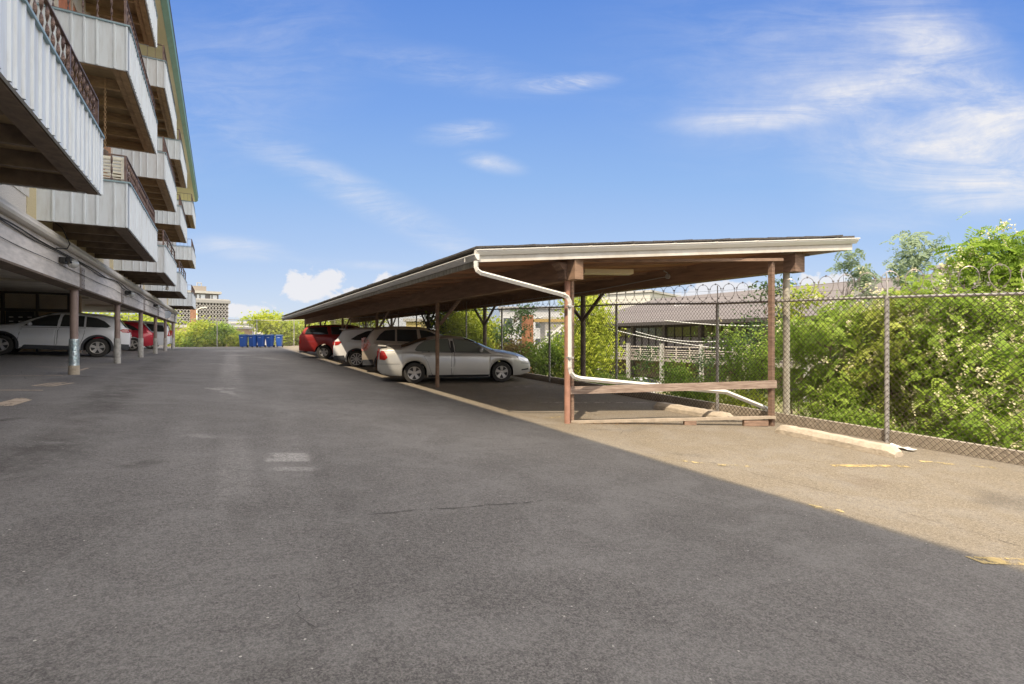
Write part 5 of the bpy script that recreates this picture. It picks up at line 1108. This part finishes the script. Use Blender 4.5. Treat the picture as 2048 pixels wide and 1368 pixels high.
def bl(x, y, Z, rx, ry, rd=None):
    p = px(x, y, Z); k = Z / F; a = rx * k; h = ry * k; d = rd if rd else a
    return ((p.x, p.y, p.z), (math.hypot(a * CT, d * ST), math.hypot(a * ST, d * CT), h))
def at(x, Z, off=0):
    p = px(x, 700, Z); return (p.x, p.y, terrain(p.x, p.y) + off)
GR = 'locust thicket beyond the right hand fence'
plant('locust_tree', 'slender locust rising highest above the fence with feathery tips against the sky', 'tree', at(1900, 9.6), [bl(1905, 590, 9.6, 80, 30, .5), bl(1965, 482, 9.8, 46, 9, .15), bl(1955, 512, 9.7, 55, 10, .2), bl(1930, 538, 9.7, 62, 12, .25), bl(1990, 560, 9.6, 60, 12, .25), bl(1880, 700, 9.4, 95, 90, .5)], 11, 'frond', M_LOC2, 1500, .17, .035, GR, 2200, 2, .21, 48)
plant('locust_tree', 'locust in cream blossom filling the fence panel at the right edge', 'tree', at(1990, 9.0), [bl(2000, 700, 9.0, 110, 110, .6), bl(2030, 610, 9.3, 60, 26, .3), bl(1960, 830, 8.8, 120, 60, .5)], 12, 'frond', M_LOC2, 2300, .17, .03, GR, 6500, 3, .21, 48)
plant('locust_tree', 'bushy locust between the white carport post and the next fence post', 'tree', at(1660, 11.2), [bl(1650, 720, 11.2, 95, 95, .8), bl(1700, 640, 11.4, 70, 50, .6), bl(1620, 810, 11.0, 70, 50, .6), bl(1730, 790, 10.8, 70, 60, .6)], 13, 'frond', M_LOC2, 2900, .17, .03, GR, 2600, 3, .22, 40)
plant('locust_tree', 'locust with scattered blossom just right of the tall fence post', 'tree', at(1800, 10.2), [bl(1810, 730, 10.2, 90, 110, .7), bl(1790, 620, 10.4, 60, 60, .5), bl(1850, 840, 9.8, 90, 40, .5), bl(1770, 840, 10.2, 60, 36, .5)], 14, 'frond', M_LOC, 2600, .17, .03, GR, 4200, 3, .22, 40)
plant('locust_tree', 'locust whose left edge shows at the right border of the view behind the fence', 'tree', at(2230, 8.4), [bl(2210, 720, 8.4, 110, 120, .6), bl(2300, 620, 8.2, 120, 70, .6), bl(2420, 800, 7.8, 160, 110, .6)], 28, 'frond', M_LOC, 2300, .17, .03, GR, 1400, 3, .15, 30)
plant('locust_sapling', 'dark green locust spray cut off by the right edge of the view', 'sapling', at(2060, 9.3), [bl(2045, 500, 9.4, 24, 12, .2), bl(2062, 475, 9.4, 18, 8, .15), bl(2035, 545, 9.4, 30, 14, .2)], 27, 'frond', M_MID, 300, .17, .02, GR, 0, 1, .10, 14)
plant('locust_sapling', 'thin blue-green sapling whose tip brushes the right end of the carport roof', 'sapling', at(1712, 12.0), [bl(1706, 520, 12, 22, 36, .2), bl(1728, 560, 12, 30, 40, .25), bl(1740, 600, 12, 30, 30, .25)], 15, 'frond', M_BLU, 260, .15, .02, GR, 0, 1, .10, 14)
plant('locust_sapling', 'airy blue-green sapling rising above the razor wire left of the tallest locust', 'sapling', at(1822, 11.0), [bl(1825, 510, 11, 34, 24, .3), bl(1845, 490, 11, 34, 18, .3), bl(1810, 560, 11, 30, 34, .25)], 16, 'frond', M_BLU, 300, .15, .02, GR, 0, 1, .12, 14)
plant('shrub', 'leafy shrub spilling low behind the wheel stop and kerb', 'shrub', at(1720, 10.4), [bl(1700, 850, 10.2, 120, 26, .35), bl(1850, 880, 9.4, 120, 24, .35), bl(1960, 905, 8.9, 90, 22, .3)], 17, 'leaf', M_MID, 6500, .032, .015, GR, 0, 4, .13, 12)
plant('shrub', 'dark leafy shrub behind the razor wire beside the reddish end stud', 'shrub', at(1520, 13.5), [bl(1545, 590, 13.5, 26, 30, .4), bl(1530, 650, 13.5, 36, 40, .5), bl(1500, 720, 13.5, 40, 50, .5)], 18, 'leaf', M_DKG, 2300, .045, .03, GR, 0, 2, .22, 40)
plant('shrub', 'yellow-green spray of leaves beside the white carport post', 'shrub', at(1600, 14), [bl(1605, 590, 14, 36, 22, .4), bl(1590, 640, 14, 24, 40, .4)], 19, 'leaf', M_YG, 1500, .045, .025, GR, 0, 1, .14, 14)
plant('shrub', 'loose green shrub behind the waist rail near the reddish stud', 'shrub', at(1500, 12.5), [bl(1500, 750, 12.5, 60, 50, .6), bl(1450, 690, 12.8, 40, 34, .5), bl(1540, 690, 12.6, 40, 40, .5)], 20, 'leaf', M_MID, 3600, .036, .02, GR, 300, 3, .17, 20)
GM = 'trees between the carport and the warehouse'
plant('maple_tree', 'bright yellow-green tree seen behind the first dark braced carport post', 'tree', at(1180, 20), [bl(1180, 690, 20, 46, 70, 1.0), bl(1160, 610, 20, 40, 34, .9), bl(1195, 640, 20, 30, 34, .8), bl(1150, 750, 20, 60, 34, .9)], 21, 'leaf', M_YG, 11000, .062, .09, GM, 0, 1, .26, 24)
plant('maple_tree', 'broad green tree under the carport roof right behind the sedan roof', 'tree', at(935, 25), [bl(925, 640, 25, 50, 40, 1.4), bl(965, 680, 25, 55, 42, 1.4), bl(905, 690, 25, 40, 34, 1.2)], 22, 'leaf', M_YG, 11000, .070, .09, GM, 0, 1, .3, 20)
plant('maple_tree', 'darker tree standing left of the broad green one behind the tan crossover', 'tree', at(890, 27), [bl(885, 640, 27, 36, 34, 1.2), bl(895, 690, 27, 44, 34, 1.2)], 23, 'leaf', M_DKG, 5000, .075, .09, GM, 0, 1, .32, 18)
plant('shrub', 'rusty orange-green shrub in front of the sedan nose', 'shrub', at(1035, 21), [bl(1030, 705, 21, 34, 26, .8)], 24, 'leaf', M_ORG, 2600, .05, .03, GM, 0, 2, .2, 10)
plant('shrub', 'round green shrub between the sedan nose and the red post', 'shrub', at(1095, 20), [bl(1085, 720, 20, 40, 36, .9), bl(1115, 700, 20, 24, 30, .8)], 25, 'leaf', M_MID, 5500, .05, .04, GM, 0, 2, .2, 14)
plant('small_tree', 'sparse dark tree with bare branches beside the rusty steel column', 'tree', at(1035, 24), [bl(1040, 640, 24, 28, 40, .6), bl(1020, 665, 24, 34, 20, .6), bl(1050, 610, 24, 20, 16, .5)], 26, 'leaf', M_DKG, 900, .07, .05, GM, 0, 1, .25, 20)
GL = 'low shrubs on the bank below the fence'
for i, (x, y, Z, rx, ry, m_, nl, lb) in enumerate(((1260, 765, 15, 40, 26, M_MID, 900, 'low open shrub left of the middle fence post above the waist rail'), (1350, 758, 14.5, 36, 36, M_MID, 1700, 'dense grassy green shrub right behind the bent white downspout'), (1420, 745, 14, 36, 44, M_DKG, 800, 'twiggy dark shrub left of the fence post beside the reddish stud'),
        (1290, 715, 17, 40, 24, M_DKG, 380, 'sparse shrub in front of the warehouse deck'), (1395, 785, 12.5, 60, 18, M_MID, 2400, 'low weedy shrub below the waist rail'), (1480, 800, 11.6, 50, 20, M_YG, 1400, 'bright low shrub at the outlet of the downspout'), (1215, 770, 16, 30, 24, M_MID, 1500, 'small shrub at the foot of the yellow-green tree'))):
    plant('shrub', lb, 'shrub', at(x, Z), [bl(x, y, Z, rx, ry, .5)], 40 + i, 'leaf', m_, nl, .038, .014, GL, 0, 4, .17, 14)
GE = 'bushes beyond the far end fence'
for i, (x, y, Z, rx, ry, m_, nl, lb) in enumerate(((365, 682, 46, 26, 14, M_YG, 2600, 'bright low bush beside the last garage column'), (408, 668, 46, 22, 26, M_YG, 4200, 'tall bright bush left of the pale fence post'), (440, 672, 46, 24, 22, M_MID, 3800, 'rounded green bush right of the pale fence post'), (470, 684, 46, 18, 12, M_YG, 1600, 'low bright bush just left of the blue bins'),
        (390, 684, 45.5, 22, 12, M_MID, 1600, 'small bush at the foot of the tall bright one'), (425, 686, 45.5, 20, 10, M_YG, 1400, 'low clump in front of the rounded green bush'))):
    plant('bush', lb, 'bush', at(x, Z, .0), [bl(x, y, Z, rx, ry, 1.2)], 60 + i, 'leaf', m_, nl, .12, .04, GE, 0, 3, .35, 12)
plant('leaning_tree', 'leaning tree with a drooping crown behind the blue bins', 'tree', at(512, 49), [bl(530, 644, 49, 26, 14, 1.5), bl(560, 656, 49, 26, 20, 1.5), bl(505, 640, 49, 16, 8, .8), bl(580, 676, 49, 18, 16, 1.2)], 70, 'leaf', M_YG, 5500, .13, .11, GE, 0, 1, .4, 22)
plant('tree', 'green tree filling the gap between the bins and the red suv', 'tree', at(610, 50), [bl(600, 664, 50, 28, 24, 1.6), bl(640, 640, 52, 40, 14, 1.6), bl(570, 680, 50, 16, 12, 1)], 71, 'leaf', M_YG, 5200, .13, .12, GE, 0, 1, .42, 18)
plant('tree', 'bright tree seen under the carport roof above the white crossover', 'tree', at(700, 50), [bl(690, 645, 50, 36, 16, 1.6), bl(740, 640, 50, 20, 14, 1.4)], 72, 'leaf', M_YG, 3500, .14, .12, GE, 0, 1, .45, 14)
for i, (x, y, Z, rx, ry) in enumerate(((200, 650, 60, 60, 16), (290, 645, 62, 50, 18))):
    plant('tree', ('leafy tree seen through the garage left of the white minivan', 'leafy tree seen through the garage above the white minivan')[i], 'tree', at(x, Z), [bl(x, y, Z, rx, ry, 3)], 80 + i, 'leaf', M_YG, 2500, .22, .15, 'trees seen through the garage', 0, 1, .8, 10)
# reflected in the glass wall of the warehouse and closing the view past it
# ================================================================== BACKGROUND BUILDINGS
M_WROOF = striped('warehouse_shingles', (.135, .118, .108), (.185, .160, .147), 0, 0, dvec=(3.2, 0, 0), gap=.10)
M_DKW = mat('dark_warehouse_wall', (.07, .06, .055), .85); M_TANW = mat('tan_render', (.42, .34, .22), .9, var=.2, scale=.6)
wh = empty('warehouse', (40, 30, -4.56), 'long low warehouse with a grey shingled roof beyond the fence', 'building')
b = MB(); b.hexa([(34, 13, 1.30), (48, 13, 4.85), (48, 47, 4.85), (34, 47, 1.30), (34, 13, 1.48), (48, 13, 5.03), (48, 47, 5.03), (34, 47, 1.48)])
b.hexa([(48, 13, 4.85), (62, 13, 1.3), (62, 47, 1.3), (48, 47, 4.85), (48, 13, 5.03), (62, 13, 1.48), (62, 47, 1.48), (48, 47, 5.03)]); b.build('roof', M_WROOF, wh)
b = MB(); b.box(33.9, 34.0, 13, 47, 1.20, 1.50); b.build('fascia', M_DKW, wh)
b = MB(); b.box(37.5, 58, 13.6, 46.5, -4.56, -1.8); b.box(37.6, 58, 13.6, 46.5, -1.8, 1.45); b.build('wall', M_TANW, wh)
b = MB(); b.box(37.3, 37.45, 13.6, 46.5, 1.1, 1.5); b.box(37.3, 37.45, 13.6, 46.5, -2.0, -1.0); b.build('dark_band', M_DKW, wh)
k = 0; u = 14.2
while u < 46:
    for j in range(4):
        y0 = u + .12 + j * .95
        if y0 + .95 > 46.5: break
        b = MB(); b.box(37.36, 37.44, y0, y0 + .88, -.95, .12); wn_ = b.build('window', mat('grey_spandrel', (.30, .27, .26), .6), wh)
        b = MB(); b.box(37.34, 37.42, y0, y0 + .88, .20, 1.08); b.build('pane', glassmat('warehouse_glass', (.16, .17, .07), .1), wn_)  # yellow-green of reflected greenery is put into the pane colour
        b = MB(); b.box(37.28, 37.5, y0 + .88, y0 + .95, -1.0, 1.12); b.build('mullion', M_DKW, wn_)
    b = MB(); b.box(37.2, 37.5, u - .25, u + .1, -4.5, 1.4); b.build('pilaster', mat('grey_pilaster', (.20, .18, .17), .8), wh); u += 4.3
b = MB(); b.box(34.4, 37.4, 14, 46.5, -2.05, -1.75); b.build('deck', mat('grey_deck', (.36, .32, .28), .8), wh)
b = MB()
for z in (-1.6, -1.42, -1.24, -1.06): b.box(34.38, 34.45, 14, 46.5, z, z + .07)
b.box(34.34, 34.48, 14, 46.5, -.78, -.70)
u = 14
while u < 46.5: b.box(34.36, 34.46, u, u + .09, -1.75, -.7); u += 1.45
b.build('deck_railing', mat('pale_railing', (.56, .50, .43), .7), wh)
u = 15.5
while u < 46: b = MB(); b.box(33.95, 34.25, u, u + .25, -4.5, -.45); b.build('concrete_pier', M_CONCG, wh); u += 4.3
b = MB(); gxs = [(0, .9, .05, .65), (.05, .65, .15, .55), (.45, 1.0, .40, .35), (.75, 1.05, .68, .42), (1.05, 1.0, 1.02, .35), (1.02, .35, 1.1, .7)]
# white spray-painted strokes on the roof slope
def roofpt(s, u): return Vector((34 + s * 14, u, 1.49 + s * 3.55 + .012))
for (uu, ss) in ((38.6, .56), (17.3, .62)):
    for (a0, b0, a1, b1) in gxs:
        A = roofpt(ss + (b0 - .6) * .16, uu - a0 * 2.1); C = roofpt(ss + (b1 - .6) * .16, uu - a1 * 2.1); d = (C - A).normalized(); nn = d.cross(Vector((-.246, 0, .97))).normalized() * .09
        b.add([A - nn, A + nn, C + nn, C - nn], [(0, 1, 2, 3)])
b.build('spray_paint', mat('white_spray', (.7, .68, .66), .8), wh)
def simple_block(name, label, x0, x1, ytop, Z, depth, m, zb=-5, cat='building', windows=None, wm_=None, roofm=None, zrow=None, skew=0):
    A = px(x0, 700, Z); C = px(x1, 700, Z + skew); top = (HY - ytop) / F * Z; d = Vector((C.x - A.x, C.y - A.y, 0)); L = d.length; d.normalize(); n = Vector((-d.y, d.x, 0))
    root = empty(name, (A.x, A.y, zb), label, cat); b = MB(); Pq = [A, C, C + n * depth, A + n * depth]
    b.hexa([Vector((p.x, p.y, zb)) for p in Pq] + [Vector((p.x, p.y, top)) for p in Pq]); b.build('wall', m, root)
    b = MB(); Pq = [A - d * .3 - n * .3, C + d * .3 - n * .3, C + d * .3 + n * (depth + .3), A - d * .3 + n * (depth + .3)]
    b.hexa([Vector((p.x, p.y, top)) for p in Pq] + [Vector((p.x, p.y, top + .35)) for p in Pq]); b.build('roof', roofm or M_CONCG, root)
    if windows:
        nx_, nz_, ww, wh_ = windows
        for i in range(nx_):
            for j in range(nz_):
                s = L * (i + .5) / nx_; z = top - 1.2 - j * (zrow or 3.0) - wh_ / 2
                p = A + d * s; b = MB(); q = [p - d * ww / 2 - n * .06, p + d * ww / 2 - n * .06, p + d * ww / 2 + n * .05, p - d * ww / 2 + n * .05]
                b.hexa([Vector((v.x, v.y, z - wh_ / 2)) for v in q] + [Vector((v.x, v.y, z + wh_ / 2)) for v in q]); f_ = b.build('window', wm_ or mat('white_window_frame', (.7, .7, .7), .5), root)
                q = [p - d * (ww / 2 - .12) - n * .09, p + d * (ww / 2 - .12) - n * .09, p + d * (ww / 2 - .12) - n * .05, p - d * (ww / 2 - .12) - n * .05]; b = MB()
                b.hexa([Vector((v.x, v.y, z - wh_ / 2 + .12)) for v in q] + [Vector((v.x, v.y, z + wh_ / 2 - .12)) for v in q]); b.build('pane', glassmat('far_window_glass', (.10, .11, .12), .1), f_)
    return root, A, d, n, L, top
MW = mat('pale_far_wall', (.52, .52, .52), .9, var=.1); MPB = mat('pale_blue_far_wall', (.50, .53, .58), .9, var=.06)
simple_block('apartment_block', 'white apartment block with small-paned windows behind the rusty column', 1000, 1128, 618, 75, 14, MW, -8, windows=(4, 3, 1.6, 1.7), roofm=mat('grey_far_roof', (.30, .29, .28), .9))
simple_block('pale_building', 'pale blank-walled building seen under the carport roof behind the tan crossover', 700, 905, 608, 85, 20, MPB, -8)
simple_block('painted_shed', 'small yellow and pink painted building in front of the pale blank wall', 812, 842, 643, 62, 6, mat('yellow_far_wall', (.62, .50, .20), .9, var=.2), -6)
simple_block('flat_roof_building', 'flat-roofed cream building whose top shows above the warehouse roof', 1165, 1300, 592, 95, 14, mat('cream_far_wall', (.50, .48, .42), .9), -8, skew=-8)
simple_block('grey_roof_building', 'dark-roofed low building left of the warehouse behind the red carport post', 1090, 1215, 640, 58, 10, mat('grey_far_wall', (.32, .30, .28), .9), -6, windows=(3, 1, 2.2, 1.0))
simple_block('beige_building', 'beige building at the right edge rising above the warehouse roof', 2036, 2200, 512, 40, 8, mat('beige_far_wall', (.42, .37, .29), .9), -5)
simple_block('brick_building', 'low peach brick building with small dark windows beyond the last garage column', 330, 398, 655, 78, 16, mat('peach_brick', (.52, .36, .24), .9, var=.25, scale=3), -6, windows=(5, 2, 1.1, 1.0))
simple_block('white_house', 'white house with a row of small windows right of the lattice tower', 462, 505, 647, 95, 10, MW, -6, windows=(4, 2, 1.0, 1.2))
simple_block('grey_house', 'pale house with a pitched roof behind the blue bins', 508, 560, 652, 88, 10, mat('pale_grey_house', (.48, .46, .45), .9), -6, windows=(3, 2, 1.2, 1.2))
simple_block('far_building', 'white building seen through the garage openings', 238, 272, 634, 80, 10, MW, -6, windows=(2, 1, 2, 1.5))
# graffiti wall beside the bins
gw, A, d, n, L, top = simple_block('painted_wall', 'low pink wall with worn painted marks beside the bins', 560, 606, 682, 50.5, .3, mat('pink_wall', (.55, .38, .31), .9, var=.35, scale=2, col2=(.34, .20, .15)), -1.6, cat='wall')
# tower with a concrete lattice screen
tw, A, d, n, L, top = simple_block('lattice_tower', 'tall concrete tower with a diamond lattice screen and a penthouse', 318, 456, 596, 130, 9, mat('tower_wall', (.15, .135, .125), .9), -6, skew=10)
M_LAT = mat('lattice_concrete', (.37, .35, .33), .9, var=.15); b = MB(); nr = 21; zt, zb_ = top - .6, -5
for i in range(nr):
    for sg in (-1, 1):
        s0 = L * (i + .5) / nr; m = 112; am = L / nr * .48
        P_ = [A + d * (s0 + sg * am * math.sin(i * 0 + j / m * math.pi * 2 * 7)) - n * .5 + Vector((0, 0, zb_ + (zt - zb_) * j / m - A.z)) for j in range(m + 1)]
        for j in range(m): b.bar(P_[j], P_[j + 1], .3, .17, up=(d.x, d.y, 0))
b.build('lattice_screen', M_LAT, tw)
def blockon(root, A, d, n, s0, s1, d0, d1, z0, z1, name, m):
    b = MB(); q = [A + d * s0 + n * d0, A + d * s1 + n * d0, A + d * s1 + n * d1, A + d * s0 + n * d1]; b.hexa([Vector((v.x, v.y, z0)) for v in q] + [Vector((v.x, v.y, z1)) for v in q]); return b.build(name, m, root)
Zt = 130; hz_ = lambda y: (HY - y) / F * Zt
blockon(tw, A, d, n, -.5, L + .5, -.8, 7.2, hz_(602), hz_(596), 'parapet', mat('tower_parapet', (.30, .29, .28), .9))
ph = blockon(tw, A, d, n, 3, L - 2.1, 1, 6, hz_(596), hz_(582), 'penthouse', mat('penthouse_wall', (.13, .12, .115), .8))
blockon(tw, A, d, n, 2.2, L - 1.5, .2, 7, hz_(582), hz_(577), 'penthouse_roof', M_CONCG)
pb_ = blockon(tw, A, d, n, L * .5, L * .69, 2, 6, hz_(577), hz_(566), 'plant_room', mat('plant_room', (.30, .26, .22), .9))
for s in (L * .57, L * .635): b = MB(); q = A + d * s + n * 4; b.tube([(q.x, q.y, hz_(566)), (q.x, q.y, hz_(558))], .12, 4); b.build('mast', M_CONCG, pb_)
b = MB(); q0_, q1_ = A + d * (L * .565) + n * 4, A + d * (L * .64) + n * 4; b.bar((q0_.x, q0_.y, hz_(558)), (q1_.x, q1_.y, hz_(558)), .25, .2); b.build('mast_bar', M_CONCG, pb_)
for (a, c) in ((.50, .535), (.555, .62), (.70, .715), (.735, .80), (.12, .2), (.3, .4)): blockon(ph, A, d, n, L * (a + .04), L * (c + .04), .9, 1.1, hz_(594), hz_(584.5), 'window', mat('bright_far_glass', (.55, .58, .60), .3))
# columns, poles, lamps and cables in the middle distance
p = px(387, 640, 60); b = MB(); b.box(p.x - .32, p.x + .32, p.y - .32, p.y + .32, -4, (HY - 618) / F * 60); b.build('brick_chimney', mat('rust_brick', (.36, .19, .12), .9, var=.4, scale=6), label='slim rust-coloured brick chimney in front of the lattice tower', cat='chimney')
p = px(394, 640, 55); sl = empty('street_lamp', (p.x, p.y, -3), 'pale street lamp with a short arm in front of the lattice tower', 'street lamp'); zt_ = (HY - 620) / F * 55
b = MB(); b.tube([(p.x, p.y, -3), (p.x, p.y, zt_), (p.x + .2, p.y - .1, zt_ + .15), (p.x + .5, p.y - .25, zt_ + .25)], .07, 6); b.build('pole', M_WHITE, sl)
b = MB(); b.bar((p.x + .45, p.y - .22, zt_ + .26), (p.x + .95, p.y - .48, zt_ + .3), .18, .09); b.build('lamp_head', M_WHITE, sl)
M_RUST = mat('rusted_steel', (.42, .18, .09), .8, var=.4, scale=3); p = px(1055, 690, 36)
gt = empty('steel_gantry', (p.x, p.y, terrain(p.x, p.y)), 'rusty steel column with a yellow-brown beam and white diagonal truss behind the fence', 'gantry')
b = MB(); b.box(p.x - .3, p.x + .3, p.y - .3, p.y + .3, -4.6, (HY - 630) / F * 36); b.build('column', M_RUST, gt)
q = px(1150, 642, 38); b = MB(); b.bar((p.x, p.y, (HY - 641) / F * 36), (q.x, q.y, (HY - 641) / F * 38), .3, .22); b.build('beam', mat('ochre_steel', (.50, .34, .12), .7, var=.3), gt)
b = MB(); a1, a2 = px(1062, 704, 35.5), px(1128, 648, 35.5); b.bar(a1, a2, .12, .12); b.bar(a1 + Vector((0, 0, -.3)), a2 + Vector((0, 0, -.3)), .1, .1)
for t in np.linspace(.05, .95, 8): b.bar(a1.lerp(a2, t), a1.lerp(a2, min(1, t + .06)) + Vector((0, 0, -.3)), .05, .05)
b.build('truss', M_WHITE, gt)
for i, (xa, ya, Za, xb, yb, Zb, lb) in enumerate(((1165, 641, 33, 1500, 704, 20, 'lower of two pale cables crossing behind the fence'), (1272, 663, 30, 1468, 682, 22, 'upper of two pale cables crossing behind the fence'), (1330, 641, 24, 1835, 632, 13, 'long pale cable running level across the warehouse eaves'))):
    A_, C_ = px(xa, ya, Za), px(xb, yb, Zb); b = MB(); b.tube([A_.lerp(C_, t) - Vector((0, 0, .25 * math.sin(math.pi * t))) for t in np.linspace(0, 1, 14)], .022, 5); b.build('overhead_cable', M_WHITE, label=lb, cat='cable', group='overhead cables behind the fence')
